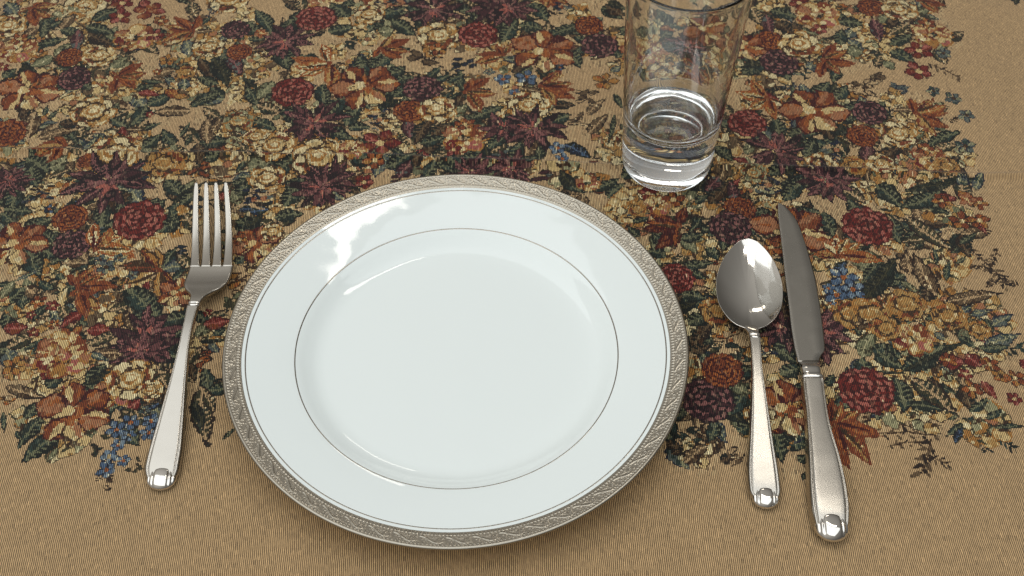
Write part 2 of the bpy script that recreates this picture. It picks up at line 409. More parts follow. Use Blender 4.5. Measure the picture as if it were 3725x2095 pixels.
block(1800, 0, .4831, """
dah 110 60 165;leaf 60 300 160 160 48 d;leaf 290 20 385 140 44 t;leaf 180 180 350 215 44 d;tangle 490 50 95;pop 360 370 200 0.3
car 710 180 95 rust;car 790 330 125 plum;leaf 420 250 620 170 42 d;leaf 600 260 690 320 32 d;leaf 540 360 630 480 44 d;leaf 840 40 965 105 44 b;leaf 850 10 950 60 30 k
flo 240 570 75 l;flo 60 590 60 l;flo 150 690 45 l;flo 490 490 40 n;lily 340 640 480 530 550 620 560 720 440 770 560 660
flo 830 610 85 g;leaf 870 530 940 490 24 y;rose 260 790 115;leaf 690 870 810 760 30 w;leaf 700 1010 830 880 36 w;leaf 900 860 860 1050 16 d
dah 290 960 205;leaf 0 1080 125 980 44 t;flo 470 1110 60 l;flo 510 1190 50 l;leaf 520 1080 690 1170 44 n;spr 730 1200 880 1050 80 o
dah 120 1260 160;bits 740 1290 110 u;leaf 510 1330 650 1430 42 d;leaf 720 1425 910 1345 36 d;leaf 1660 1100 1770 1200 40 d;leaf 900 700 960 800 20 d
dah 1480 330 170;pop 1620 200 160 1.0;leaf 1500 330 1640 370 40 d;lily 1540 500 1430 600 1640 620 1560 660 1440 430;sage 1200 200 140;peach 1100 380 120;rose 1250 560 110
flo 1330 900 70 n;leaf 1200 860 1300 950 30 d;leaf 1420 900 1540 960 40 d;bits 1300 1010 130 n;car 1500 1080 90 red;bits 1150 1200 150 w;leaf 1000 500 1080 620 40 d;pop 1450 1250 130 .2
bits 680 700 110 w;bits 60 480 80 n;bits 620 900 90 w;bits 400 1290 120 p;rose 1000 1050 80;leaf 640 1430 770 1335 42 d;leaf 600 1400 510 1290 38 k;bits 820 1400 110 u;peach 700 1370 70
""")
block(2700, 0, .4830, """
sage 130 70 140;leaf 210 70 395 125 48 d;leaf 180 110 200 250 36 p;leaf 250 150 370 245 46 b;leaf 370 170 435 240 28 b
flo 430 20 80 r;peach 570 120 125;flo 580 225 60 r;bits 800 60 110 g;car 970 70 95 rust;leaf 900 195 720 170 44 d
rose 1180 90 95;leaf 1270 110 1390 80 40 s;lily 1320 10 1500 45 1450 95 1420 -20;leaf 1090 160 1190 250 46 b;leaf 980 160 1030 300 40 p;leaf 1100 275 1240 190 30 o;leaf 1110 345 1250 280 38 d
sage 1000 350 200;leaf 790 400 900 390 50 s;leaf 1060 500 1130 480 40 s;leaf 740 345 750 240 40 d;leaf 1110 390 1275 465 46 d
peach 1430 280 115;flo 1390 190 65 u;flo 1330 390 90 r;flo 1330 540 95 r;flo 1510 410 55 y;flo 1440 690 50 y;flo 1590 740 60 y;flo 1690 870 62 y;flo 1680 1095 66 y
spr 1390 480 1640 590 60 w;car 200 300 100 rust;car 280 460 130 plum;pop 20 340 130 0.5;rose 430 330 110;leaf 490 390 600 310 40 s
lily 610 450 690 350 760 400 820 480 710 540 590 560;leaf 0 560 150 450 55 d;leaf 10 480 130 490 40 k;bits 850 640 140 g;bits 1000 640 130 w;bits 1180 660 90 y
spr 470 600 520 420 70 t;leaf 520 720 640 620 46 t;leaf 700 745 780 655 42 t;lily 190 740 30 740 60 810 90 620 320 795 240 870 -10 700 gd
pop 540 830 205 0.8;sage 570 900 80;car 960 840 115 plum;car 910 1015 105 rust;leaf 740 850 890 760 40 t;leaf 760 900 860 890 30 d
spr 1120 890 1120 690 70 t;lily 1310 850 1420 760 1510 850 1520 940 1440 990 1270 760 1500 800;car 40 930 130 red
leaf 250 880 280 1050 44 d;leaf 340 1010 545 1000 44 d;leaf 640 960 820 995 46 k;leaf 480 1185 545 1060 44 d;rose 1180 1000 105;leaf 1250 1040 1360 990 42 s
leaf 1400 1085 1615 1000 42 d;leaf 1450 1110 1605 1090 36 o;dah 250 1130 205;tangle 700 1120 100;leaf 960 1080 950 1215 42 p;leaf 1030 1185 1160 1110 46 b;leaf 1200 1100 1240 1160 28 b
peach 1420 1190 105;flo 1380 1110 65 u;rose 600 1230 85;rose 850 1240 80 g;rose 1050 1230 80;rose 1540 1250 80 g;leaf 190 1310 335 1265 36 d;bits 1700 1230 70 y
dah 640 1350 195;tangle 180 1390 95;leaf 310 1440 435 1355 46 t;leaf 1010 1380 1160 1445 44 d;leaf 1220 1430 1580 1365 28 k;leaf 1620 1320 1700 1375 26 y;leaf 1760 1430 1800 1320 28 y
bits 1260 1330 100 u;bits 1440 1290 110 g;bits 1000 1310 90 g;spr 1560 920 1640 880 40 w;bits 1370 560 60 w;sage 60 1260 90;bits 420 1260 90 c;bits 330 660 90 y;leaf 1420 980 1500 900 20 y
""")
block(0, 600, .4831, """
dah 820 130 265;leaf 230 0 280 140 60 d;dah 60 110 130;leaf 100 330 100 160 55 d;tangle 310 230 110;flo 370 330 45 n;leaf 0 360 100 450 46 d;leaf 150 490 395 400 52 d
pop 120 590 190 0.7;car 530 400 118 rust;car 540 600 130 plum;leaf 320 490 410 580 36 t;leaf 440 690 240 620 44 d;leaf 220 650 290 810 55 t;leaf 540 320 620 270 30 n
leaf 770 470 785 285 46 d;leaf 900 380 920 290 24 d;car 1050 420 170 red;lily 720 640 720 470 900 560 970 690 840 700 820 500 960 650 gd
leaf 1250 110 1385 235 50 d;leaf 1290 300 1510 150 26 k;leaf 1360 300 1490 200 40 d;leaf 1510 140 1740 130 14 k;leaf 1180 510 1340 400 55 d;leaf 1290 330 1340 430 28 d;leaf 1390 360 1470 500 40 o
bits 1150 575 110 w;lily 1200 790 950 760 1180 650 1080 650 980 880 1290 880 1200 970 970 780 oc;floret 800 770 62 y;flo 760 715 50 y;flo 900 700 45 y;flo 1000 830 40 y;bits 1350 680 90 n
lily 590 930 520 840 750 840 830 920 730 1050 640 1110 530 980 700 960;leaf 420 820 480 850 26 t;leaf 290 870 400 920 28 t;leaf 490 740 650 740 32 w;bits 370 760 80 o;leaf 100 870 290 790 14 y;leaf 0 1000 110 870 32 s
flo 280 1020 60 u;flo 390 1050 52 r;flo 230 1120 36 r;leaf 20 1220 190 1205 44 r;flo 250 1250 44 r;flo 400 1190 44 u;leaf 650 1240 820 1235 44 r;bits 150 1080 120 s;sage 180 960 130;sage 480 1090 110
leaf 950 920 1190 1160 68 t;pop 1330 960 120 0.2;dah 1100 1290 235;leaf 1200 1180 1410 1130 50 d;leaf 1280 1300 1400 1230 36 d;flo 520 1290 100 u;leaf 640 1350 900 1260 36 o;leaf 170 1390 315 1310 18 t
tangle 1900 260 115;leaf 1770 420 1960 440 46 d;pop 1920 590 150 1.2;leaf 1770 740 1830 690 28 t;leaf 1530 1200 1710 1170 44 r;flo 1560 1110 34 r;leaf 1490 1330 1720 1310 14 k;leaf 1600 1280 1690 1230 24 d
bits 1800 900 150 g;bits 1750 1040 120 s;sage 920 980 80;bits 1420 1100 90 r;bits 60 1330 120 d;peach 450 1360 120;bits 650 760 100 g;bits 1500 300 90 n;leaf 1640 260 1720 200 30 r
bits 1560 1390 110 w;leaf 1800 340 1900 330 24 n;bits 1700 560 90 d;bits 1240 60 140 g;bits 1500 60 150 u;bits 1800 60 140 g;leaf 1750 140 1860 100 30 d;bits 620 180 60 s;sage 480 180 90;sage 450 40 90
tangle 1975 254 125;leaf 2140 315 2275 105 50 t;leaf 2065 395 2260 372 46 d;dah 2424 165 190;rose 2050 500 60;leaf 1880 350 2010 330 36 n;leaf 1780 230 1860 130 40 d;leaf 1850 470 1960 380 36 k;flo 1800 560 60 u
""")
block(0, 1250, .4831, """
flo 100 160 80 g;flo 350 230 50 r;leaf 350 330 450 240 48 d;peach 470 100 150;leaf 650 300 770 160 52 d;leaf 660 295 860 205 40 k;dah 1050 60 190
peach 860 360 120;rose 980 270 135;leaf 960 480 1040 420 40 r;leaf 40 310 300 390 38 w;bits 60 400 70 g
pop 550 510 225 0.55;leaf 300 450 195 550 42 d;leaf 320 540 165 750 46 d;leaf 460 660 205 860 58 t;leaf 20 510 30 640 16 t;leaf 110 650 160 720 14 t;leaf 430 780 360 870 18 s
flo 985 595 66 l;flo 880 650 74 l;flo 970 690 50 l;flo 1090 500 40 y;leaf 1120 490 1190 450 18 n;flo 1140 580 58 l;flo 1120 670 62 l;flo 890 765 52 l;flo 820 850 68 l;flo 930 880 50 l;flo 800 950 70 l
bits 720 790 60 o;flo 690 670 40 s;bits 800 1050 70 w;bits 1020 920 70 o;bits 780 690 50 o;bits 980 530 50 o;leaf 660 60 800 110 22 y
leaf 1520 310 1560 700 62 o;leaf 1450 430 1520 620 30 k;leaf 1540 370 1600 500 30 o;bits 1500 170 110 u;leaf 1440 150 1460 260 30 b;leaf 1670 725 1765 640 14 t;leaf 1580 0 1640 60 24 y;bits 1560 60 80 u
rose 1130 350 70;bits 1240 330 60 w;sage 200 30 80;flo 320 60 50 e
""")
block(2300, 600, .4831, """
flo 120 210 70 r;flo 310 260 80 u;leaf 570 290 725 130 52 b;leaf 740 120 760 280 34 p;leaf 470 290 560 230 26 d;car 810 330 110 rust;car 740 470 145 plum
lily 350 450 120 470 160 360 200 600 330 590 400 330 140 430 ru;leaf 0 430 115 390 22 d;spr 420 640 540 400 110 d;bits 500 480 90 d;tangle 1010 150 120
leaf 1140 270 1270 105 50 t;leaf 1215 375 1385 345 52 d;leaf 900 330 1090 405 42 d;leaf 860 530 950 430 36 t;pop 1190 500 230 0.5;leaf 1430 350 1515 520 42 d
car 1770 460 170 red;lily 1550 690 1540 550 1690 600 1830 720 1450 600 1390 680 1620 570 gd;leaf 1840 150 1987 270 50 d
leaf 1730 1030 1960 730 58 k;leaf 1740 880 1860 740 30 d;flo 1590 850 95 l;flo 1540 980 88 l;flo 1660 940 88 l;flo 1560 1045 62 l;flo 1480 930 50 l;leaf 1520 800 1600 740 30 n
car 330 850 125 red;leaf 120 640 240 690 44 d;leaf 370 760 590 735 36 d;leaf 440 790 540 850 28 d;leaf 350 960 550 1000 36 d;leaf 420 1200 560 1130 48 d;leaf 450 1400 600 1190 52 b;leaf 330 1100 470 1040 36 k
rose 650 1100 110 g;bits 500 620 90 w;bits 250 540 60 g;dah 1130 1230 170;leaf 1085 1445 1200 1305 52 t;tangle 1000 1390 90;bits 430 1300 90 u;bits 700 1290 110 g;bits 640 950 80 g;bits 1130 700 90 d
dah 1390 1250 240;bits 1100 950 120 d;flo 1050 620 80 u;bits 1060 820 80 u;leaf 540 1380 600 1300 26 d;bits 1480 1090 110 u;rose 1640 1120 110 g;rose 920 60 80 s;bits 800 1420 80 g;bits 120 120 120 g;bits 600 720 60 u;leaf -80 90 60 30 44 d;bits 60 170 120 g;peach 190 300 80;bits 620 420 90 d;leaf 250 620 160 520 30 d;leaf 60 540 -20 470 34 d;sage 480 60 90;leaf 420 180 540 120 44 k;leaf 650 80 560 180 40 p;rose 40 330 60 g;bits 250 400 100 o;leaf 560 620 640 700 36 d;bits 330 720 80 d
""")
block(2765, 600, .4831, """
leaf 880 140 1045 295 52 d;leaf 1050 330 1480 115 16 k;leaf 1080 310 1340 200 52 d;leaf 1000 340 900 330 12 k;leaf 1310 270 1460 250 44 r;flo 1370 265 70 u;leaf 1500 190 1600 300 40 u;flo 1650 285 62 u;flo 1560 260 56 e;flo 1520 420 84 u;flo 1650 420 74 u;leaf 1600 390 1690 500 30 r
sage 1330 400 130;leaf 1100 385 1410 605 52 o;leaf 1000 400 1050 570 52 d;sage 1190 560 110;bits 1480 530 70 w;leaf 1505 585 1615 515 26 t;leaf 1370 580 1530 635 12 k
spr 1550 610 1740 770 75 w;spr 1790 620 1720 790 60 w;spr 1730 760 1870 920 80 w;spr 1700 920 1760 860 50 w;spr 1560 770 1700 760 50 w;spr 1960 900 1820 860 60 w;bits 1000 630 130 w;spr 850 610 1120 630 40 w
leaf 1140 830 1110 685 50 w;leaf 1330 980 1180 710 54 w;leaf 1330 750 1310 640 14 t;leaf 1400 870 1425 735 20 t;leaf 1480 740 1540 690 14 d;leaf 1060 870 1200 970 24 s;leaf 1010 900 1050 860 26 t
leaf 1390 1035 1760 975 42 w;rose 1100 1050 120 g;rose 830 1130 130 g;flo 770 1195 50 w;rose 1420 1130 110 g;leaf 1540 1090 1590 1060 16 y;leaf 1590 1120 1720 1090 24 y;leaf 1750 1200 1880 1130 34 y;leaf 1680 1350 1930 1270 40 y
rose 1650 1230 75 g;leaf 1310 1260 1390 1310 24 y;leaf 1490 1285 1610 1365 28 t;spr 1650 1400 1980 1370 110 t;leaf 850 1360 1050 1445 50 d;leaf 1100 1425 1490 1350 24 k
peach 1150 1310 120;rose 950 1230 90 g;bits 1000 1130 110 e;bits 1280 1200 100 e;bits 1250 1060 80 g;leaf 1480 100 1560 130 30 y;bits 1080 130 90 u
""")
block(2300, 1250, .5831, """
leaf 1510 20 1670 135 44 d;leaf 1690 160 1920 15 50 d;leaf 1670 180 2050 5 14 k;leaf 1520 170 1680 180 8 k;car 1460 290 155 red
leaf 1910 90 2060 110 42 r;flo 1970 100 52 u;leaf 2090 60 2170 130 40 r;flo 2230 125 60 u;flo 2120 280 64 u;leaf 2180 230 2260 330 26 r;flo 2390 210 62 u;flo 2385 345 46 r;flo 2300 200 52 g;flo 2080 190 40 r;leaf 2430 140 2480 100 30 r
leaf 1740 210 1990 415 50 o;leaf 1640 210 1690 400 52 d;sage 1930 220 120;sage 1760 400 100;bits 2080 330 70 w;leaf 2105 425 2200 350 22 t
spr 2050 460 2330 560 95 t;leaf 2060 500 1970 570 18 t;leaf 2060 530 2020 615 18 n;spr 2170 560 2210 670 50 t;spr 2250 580 2390 655 60 t;leaf 2210 470 2290 420 20 t;leaf 2250 525 2430 515 14 d
lily 1260 500 1250 370 1395 430 1510 565 1455 715 1345 735 1300 390;spr 1480 470 1760 530 50 w;spr 1540 560 1900 580 60 w;spr 1590 640 1850 620 45 w;spr 1860 600 1800 810 85 w;spr 1800 690 1970 760 60 w
car 470 350 145 plum;car 560 165 115 rust;leaf 360 50 470 10 30 b;leaf 900 30 1010 110 40 d;leaf 920 190 1050 140 40 d;leaf 600 440 710 290 38 t;leaf 660 550 735 480 40 t
pop 960 400 175 0.4;leaf 890 510 930 710 44 t;leaf 1040 330 1090 250 40 d;leaf 670 200 760 150 36 d;leaf 250 480 330 400 30 d;leaf 620 250 720 300 30 s
bits 460 570 110 w;leaf 330 740 400 660 36 w;leaf 380 690 460 640 26 w;leaf 560 740 620 700 30 b;leaf 610 760 690 690 26 w;leaf 250 690 310 640 26 b;leaf 210 610 290 650 26 b;bits 540 640 90 w;bits 350 560 80 d
leaf 1040 740 1080 700 24 t;leaf 1060 850 1085 800 12 t;rose 800 450 70;bits 1220 300 60 g;bits 420 90 90 g;leaf 1210 260 1250 200 26 d;bits 660 60 90 d;leaf 2160 20 2330 10 26 t;bits 1230 40 110 p
""")

def stretch(a, b, k):
    a = np.array(a); return a + (np.array(b) - a) * k
BLOOM = ('car', 'dah', 'pop', 'rose', 'peach', 'lily', 'flo', 'floret', 'tangle')
UNDER = ('bits', 'sage', 'spr')
def run_block(ox, oy, s, text, kinds, behind=False):
    for line in text.strip().splitlines():
        for item in line.split(';'):
            t = item.split()
            if not t: continue
            k = t[0]; nums = []; tail = []
            if k not in kinds: continue
            for q in t[1:]:
                try: nums.append(float(q))
                except ValueError: tail.append(q)
            def pt(i): return table_pt(ox + nums[i] * s, oy + nums[i + 1] * s)
            sc = scale_at(oy + nums[1] * s) * s
            a = pt(0)
            if behind:
                if k in ('car', 'dah', 'pop', 'rose', 'peach'):
                    for q in range(4):
                        t_ = rng.uniform(0, 6.28); rr_ = nums[2] * sc
                        leaf(np.array(a) + rot(t_) * rr_ * .3, np.array(a) + rot(t_) * rr_ * rng.uniform(1.5, 1.95), rr_ * rng.uniform(.34, .5), 'ddtkboyw'[int(rng.integers(0, 8))])
                continue
            tl = tail[0] if tail else None
            if k == 'leaf': leaf(a, stretch(a, pt(2), 1.2), nums[4] * sc * 1.5, tl)
            elif k == 'car': carnation(*a, nums[2] * sc * 1.14, tl)
            elif k == 'dah': dahlia(*a, nums[2] * sc * 1.36, rng.uniform(0, 1))
            elif k == 'pop': poppy(*a, nums[2] * sc * 1.4, nums[3])
            elif k == 'rose': rose(*a, nums[2] * sc * (1.5 if not tl else 1.34), tl or 'c')
            elif k == 'lily': lily(*a, [stretch(a, pt(i), 1.22) for i in range(2, len(nums) - 1, 2)], tl or 'og')
            elif k in ('flo', 'floret'): floret(*a, nums[2] * sc * 1.3, tl)
            elif k == 'peach': peach(*a, nums[2] * sc * 1.5)
            elif k == 'sage': sagelily(*a, nums[2] * sc * 1.4)
            elif k == 'tangle': tangle(*a, nums[2] * sc * 1.3)
            elif k == 'spr': sprig(a, pt(2), nums[4] * sc, tl)
            elif k == 'bits': leaflets(*a, nums[2] * sc * 1.15, tl, 7)

# beyond the picture the same bouquet goes on (towards the far side and to the left)
def scatter():
    r2 = np.random.default_rng(3)
    pts = []
    for _ in range(2600):
        x, y = r2.uniform(-.60, .46), r2.uniform(-.06, .62)
        inside = (-.36 + (y - .36) * .22 < x) and (y < .345)
        if inside: continue
        if all((x - a) ** 2 + (y - b) ** 2 > .021 ** 2 for a, b in pts): pts.append((x, y))
    for x, y in pts:
        k = r2.integers(0, 12)
        if k < 2: carnation(x, y, .017, ['red', 'plum', 'rust'][r2.integers(0, 3)])
        elif k == 2: dahlia(x, y, .028)
        elif k == 3: poppy(x, y, .024)
        elif k == 4: rose(x, y, .018)
        elif k == 5: peach(x, y, .017)
        elif k == 6: sagelily(x, y, .02)
        elif k == 7: lily(x, y, [np.array([x, y]) + rot(q) * .02 for q in np.arange(5) * .55 + r2.uniform(0, 6)])
        elif k == 8: floret(x, y, .014, 'rule'[r2.integers(0, 4)])
        else:
            for _ in range(3):
                t = r2.uniform(0, 6.28); leaf((x, y), np.array([x, y]) + rot(t) * .022, .006, 'dtbok'[r2.integers(0, 5)])
scatter()
for bl in BLOCKS: run_block(*bl, UNDER)
# small filler leaves in the gaps between blossoms
def density():
    D = np.zeros((CH // 8, CW // 8), np.float32)
    for ox, oy, s_, text in BLOCKS:
        for it in text.replace('\n', ';').split(';'):
            t = it.split()
            if len(t) > 3 and t[0] in ('car', 'dah', 'pop', 'rose', 'leaf', 'lily', 'peach', 'sage'):
                x, y = table_pt(ox + float(t[1]) * s_, oy + float(t[2]) * s_)
                i, j = int((y - CY0) / CRES / 8), int((x - CX0) / CRES / 8)
                hw_ = 1 if t[0] == 'leaf' else 4
                D[max(0, i - hw_):i + hw_ + 1, max(0, j - hw_):j + hw_ + 1] += 1
    return D
DEN = density()
# pale, muted blossoms half hidden behind the others
r6 = np.random.default_rng(5)
soft_pts = []
for _ in range(9000):
    x, y = r6.uniform(-.42, .44), r6.uniform(-.085, .37)
    i, j = int((y - CY0) / CRES / 8), int((x - CX0) / CRES / 8)
    if DEN[max(0, i - 2):i + 3, max(0, j - 2):j + 3].mean() < .8: continue
    if any((x - a) ** 2 + (y - b) ** 2 < .0125 ** 2 for a, b in soft_pts): continue
    soft_pts.append((x, y))
    R_ = r6.uniform(.010, .016)
    if r6.random() < .35:
        for k in range(3):
            t = r6.uniform(0, 6.28)
            leaf((x, y), np.array([x, y]) + rot(t) * R_ * 1.5, R_ * .42, 'odstwoyb'[r6.integers(0, 8)])
        continue
    pal = ['cr', 'gd', 'ps', 'cr', 'pe', 'oc', 'sg', 'tp', 'lc'][r6.integers(0, 9)]
    for k in range(7):
        t = k * .9 + r6.uniform(-.3, .3)
        petal(np.array([x, y]) + rot(t) * R_ * .05, np.array([x, y]) + rot(t) * R_ * r6.uniform(.75, 1.1), R_ * .36, pal if k % 3 else 'cr', edge=['br', 'ol', 'oc', 'tp'][r6.integers(0, 4)], alt='lc' if k % 2 else 'gd', ew=.2, blunt=1.2, curve=float(r6.uniform(-.5, .5)), shade='oc' if k % 3 == 1 else None)
    for k in range(4):
        t = r6.uniform(0, 6.28); c = np.array([x, y]) + rot(t) * R_ * .45
        petal(c, c + rot(t + 1.3) * R_ * .5, R_ * .08, 'br' if k else 'ol', curve=1.0)
    disc(x, y, R_ * .26, ['lc', 'gd', 'pe'][r6.integers(0, 3)], alt='oc', edge='br')
r5 = np.random.default_rng(21)
for _ in range(1000):
    x, y = r5.uniform(-.40, .46), r5.uniform(-.10, .36)
    i, j = int((y - CY0) / CRES / 8), int((x - CX0) / CRES / 8)
    if DEN[max(0, i - 2):i + 3, max(0, j - 2):j + 3].min() < 1: continue
    t = r5.uniform(0, 6.28); L = r5.uniform(.012, .022)
    pal = 'ddktbowdktdceruw'[r5.integers(0, 16)]
    a, e_, v_, alt = PAL[pal]
    petal((x, y), np.array([x, y]) + rot(t) * L, L * .2, a, edge=e_ if pal not in 'sc' else 'ol', vein=v_, alt=alt, curve=float(r5.uniform(-.5, .5)), jit=.25)
for _ in range(420):
    x, y = r5.uniform(-.40, .46), r5.uniform(-.10, .36)
    i, j = int((y - CY0) / CRES / 8), int((x - CX0) / CRES / 8)
    if DEN[max(0, i - 4):i + 5, max(0, j - 4):j + 5].min() < 1: continue
    t = r5.uniform(0, 6.28); L = r5.uniform(.010, .020)
    petal((x, y), np.array([x, y]) + rot(t) * L, .0008, ['dk', 'db', 'ol', 'br'][r5.integers(0, 4)], curve=float(r5.uniform(-2, 2)), blunt=1, sharp=.4, jit=.25)
for bl in BLOCKS: run_block(*bl, BLOOM, True)
for bl in BLOCKS: run_block(*bl, ('leaf',))
for bl in BLOCKS: run_block(*bl, BLOOM)

# ------------------------------------------------------------------ stitches: quantise the drawing to ribs and weft runs
RIB = .00104
def box_blur(a, k):
    for ax in (0, 1):
        p = np.pad(a, [(k, k) if q == ax else (0, 0) for q in (0, 1)], mode='edge')
        cs = np.cumsum(np.insert(p, 0, 0, axis=ax), axis=ax)
        a = (np.take(cs, np.arange(2 * k + 1, cs.shape[ax]), ax) - np.take(cs, np.arange(0, cs.shape[ax] - 2 * k - 1), ax)) / (2 * k + 1)
    return a
DENS = box_blur(np.minimum(DEN, 1.0), 3)
def stitch_colors(X, Y):
    """face centre coordinates -> sRGB 0..255 of the thread that shows there"""
    r = np.random.default_rng(11)
    sh = X.shape
    j = np.clip(((X - CX0) / CRES).astype(int), 0, CW - 1); i = np.clip(((Y - CY0) / CRES).astype(int), 0, CH - 1)
    c = canvas[i, j].astype(np.float32); cov = cover[i, j]
    outside = (X < CX0) | (X > CX1) | (Y < CY0) | (Y > CY1)
    c[outside] = P['tn']; cov = np.where(outside, 0, cov)
    rib = np.floor(X / RIB).astype(int) + 4000
    run = np.floor(Y / .0026 + (rib % 7) * .37 + r.uniform(0, 1, 8000)[rib % 8000]).astype(int) + 4000
    hsh = ((rib * 73856093) ^ (run * 19349663)) & 0xffffff
    h1 = (hsh % 1009) / 1009.0; h2 = ((hsh // 1009) % 997) / 997.0
    g = P['tn'] * 1.0
    # ground threads show through the motifs on some ribs
    thru = (cov > 0) & (h1 < .10)
    c[thru] = c[thru] * .74 + (P['lc'] * .9)[None] * .26
    dark = (cov > 0) & (h1 > .90)
    c[dark] *= .8
    # in the bouquet the ground is woven lighter, with cream floats
    di = np.clip(i // 8, 0, DEN.shape[0] - 1); dj = np.clip(j // 8, 0, DEN.shape[1] - 1)
    field = (cov == 0) & (DENS[di, dj] > .35) & ~outside
    lite = field & (h1 < .42)
    c[lite] = c[lite] * .8 + P['lc'][None] * .2
    gap = field & (h1 > .90)
    c[gap] = c[gap] * .8
    gl = (cov > 0) & (h2 > .95) & (c.mean(-1) > 120)
    c[gl] = c[gl] * .4 + np.array([236, 222, 178.])[None] * .6
    # slubs and flecks on the plain ground
    c *= (1 + .10 * (h2 - .5))[..., None]
    fl = (cov == 0) & (h1 < .05)
    c[fl] = c[fl] * 1.08
    dk = (cov == 0) & (h1 > .965)
    c[dk] *= .9
    speck = (cov == 0) & (h1 > .9996); c[speck] = np.array([84, 66, 46.])
    return np.clip(c, 0, 255)

def axis(fine0, fine1, lo, hi, step, coarse):
    a = np.arange(fine0, fine1, step)
    left = np.arange(fine0, lo, -coarse)[1:][::-1]
    right = np.arange(a[-1] + coarse, hi, coarse)
    return np.concatenate([left, a, right])
gx = axis(-.405, .495, -.75, .85, .00066, .004)
gy = np.concatenate([np.arange(-.45, -.19, .004), np.arange(-.188, .20, .00070), np.arange(.20, .425, .00085), np.arange(.426, .85, .004)])
XX, YY = np.meshgrid(gx, gy)
# table cloth lies flat with faint ripples and one pressed crease across the table
cl = .1700 - .0740 * (XX - 0.0)
dcr = (YY - cl) + .0012 * np.sin(XX * 21.0) + .0006 * np.sin(XX * 57.0 + 1)
ZZ = .0026 * np.exp(-(dcr / .0026) ** 2) * (1 + .25 * np.sin(XX * 33)) - .0006 * np.exp(-((dcr + .011) / .007) ** 2)
away = np.clip((np.hypot(XX, YY) - .145) / .05, 0, 1)
ZZ += away * (.0005 * np.sin(XX * 31 + YY * 12) + .0004 * np.sin(YY * 37 - XX * 9 + 1.3) + .0003 * np.sin((XX + YY) * 71)) * 1.1
far = np.clip((YY - .21) / .08, 0, 1)
ZZ += far * (.0010 * np.sin(XX * 18 - YY * 14) + .0008 * np.sin(XX * 9 + YY * 33 + .6))
for ox, oy in ((-.163, -.02), (-.163, .06), (-.16, .12), (.175, -.05), (.178, .03), (.183, .08), (.2, -.1), (.205, -.02), (.21, .06), (.212, .11), (.1438, .1623)):
    ZZ *= 1 - .92 * np.exp(-(((XX - ox) / .03) ** 2 + ((YY - oy) / .045) ** 2))
ZZ -= .0002
verts = np.stack([XX, YY, ZZ], -1).reshape(-1, 3)
ny_, nx_ = XX.shape
ii = np.arange(ny_ - 1)[:, None]; kk = np.arange(nx_ - 1)[None]
quads = np.stack([ii * nx_ + kk, ii * nx_ + kk + 1, (ii + 1) * nx_ + kk + 1, (ii + 1) * nx_ + kk], -1).reshape(-1, 4)
FX = (XX[:-1, :-1] + XX[1:, 1:]) / 2; FY = (YY[:-1, :-1] + YY[1:, 1:]) / 2
fc = srgb(stitch_colors(FX, FY)).reshape(-1, 3)
fc4 = np.ones((len(fc), 4), np.float32); fc4[:, :3] = fc

def cloth_mat():
    m, nt, b = new_mat("woven_tapestry")
    N, Lk = nt.nodes.new, nt.links.new
    at = N("ShaderNodeAttribute"); at.attribute_name = "thread"
    tc = N("ShaderNodeTexCoord"); sp = N("ShaderNodeSeparateXYZ")
    Lk(tc.outputs["Object"], sp.inputs[0])
    def math_(op, a, b_=None, clamp=False):
        n = N("ShaderNodeMath"); n.operation = op; n.use_clamp = clamp
        for k, q in enumerate((a, b_)):
            if q is None: continue
            if isinstance(q, (int, float)): n.inputs[k].default_value = q
            else: Lk(q, n.inputs[k])
        return n.outputs[0]
    wob = N("ShaderNodeTexNoise"); wob.inputs["Scale"].default_value = 60; wob.inputs["Detail"].default_value = 2
    Lk(tc.outputs["Object"], wob.inputs["Vector"])
    xw = math_('ADD', sp.outputs["X"], math_('MULTIPLY', wob.outputs["Fac"], .0016))
    rib = math_('ADD', math_('MULTIPLY', math_('SINE', math_('MULTIPLY', xw, 2 * math.pi / RIB)), .5), .5)
    mp = N("ShaderNodeMapping"); mp.inputs["Scale"].default_value = (900, 420, 900)
    Lk(tc.outputs["Object"], mp.inputs["Vector"])
    fine = N("ShaderNodeTexNoise"); fine.inputs["Scale"].default_value = 1.0; fine.inputs["Detail"].default_value = 3
    Lk(mp.outputs[0], fine.inputs["Vector"])
    # dirt / tone drift over the cloth
    big = N("ShaderNodeTexNoise"); big.inputs["Scale"].default_value = 7; big.inputs["Detail"].default_value = 4
    Lk(tc.outputs["Object"], big.inputs["Vector"])
    f1 = math_('ADD', .06, math_('MULTIPLY', math_('POWER', rib, .75), 1.46))
    f2 = math_('ADD', .80, math_('MULTIPLY', fine.outputs["Fac"], .40))
    f3 = math_('ADD', .90, math_('MULTIPLY', big.outputs["Fac"], .20))
    ff = math_('MULTIPLY', math_('MULTIPLY', f1, f2), f3)
    mx = N("ShaderNodeVectorMath"); mx.operation = 'SCALE'
    Lk(at.outputs["Color"], mx.inputs[0]); Lk(ff, mx.inputs["Scale"])
    Lk(mx.outputs[0], b.inputs["Base Color"])
    b.inputs["Roughness"].default_value = .72
    b.inputs["Sheen Weight"].default_value = .12
    b.inputs["Specular IOR Level"].default_value = .3
    bp = N("ShaderNodeBump"); bp.inputs["Strength"].default_value = .7; bp.inputs["Distance"].default_value = .0004
    Lk(math_('ADD', rib, math_('MULTIPLY', fine.outputs["Fac"], .8)), bp.inputs["Height"])
    Lk(bp.outputs[0], b.inputs["Normal"])
    return m
me = bpy.data.meshes.new("tablecloth")
me.vertices.add(len(verts)); me.vertices.foreach_set("co", np.ascontiguousarray(verts, dtype=np.float32).ravel())
nq = len(quads)
me.loops.add(nq * 4); me.loops.foreach_set("vertex_index", np.ascontiguousarray(quads, dtype=np.int32).ravel())
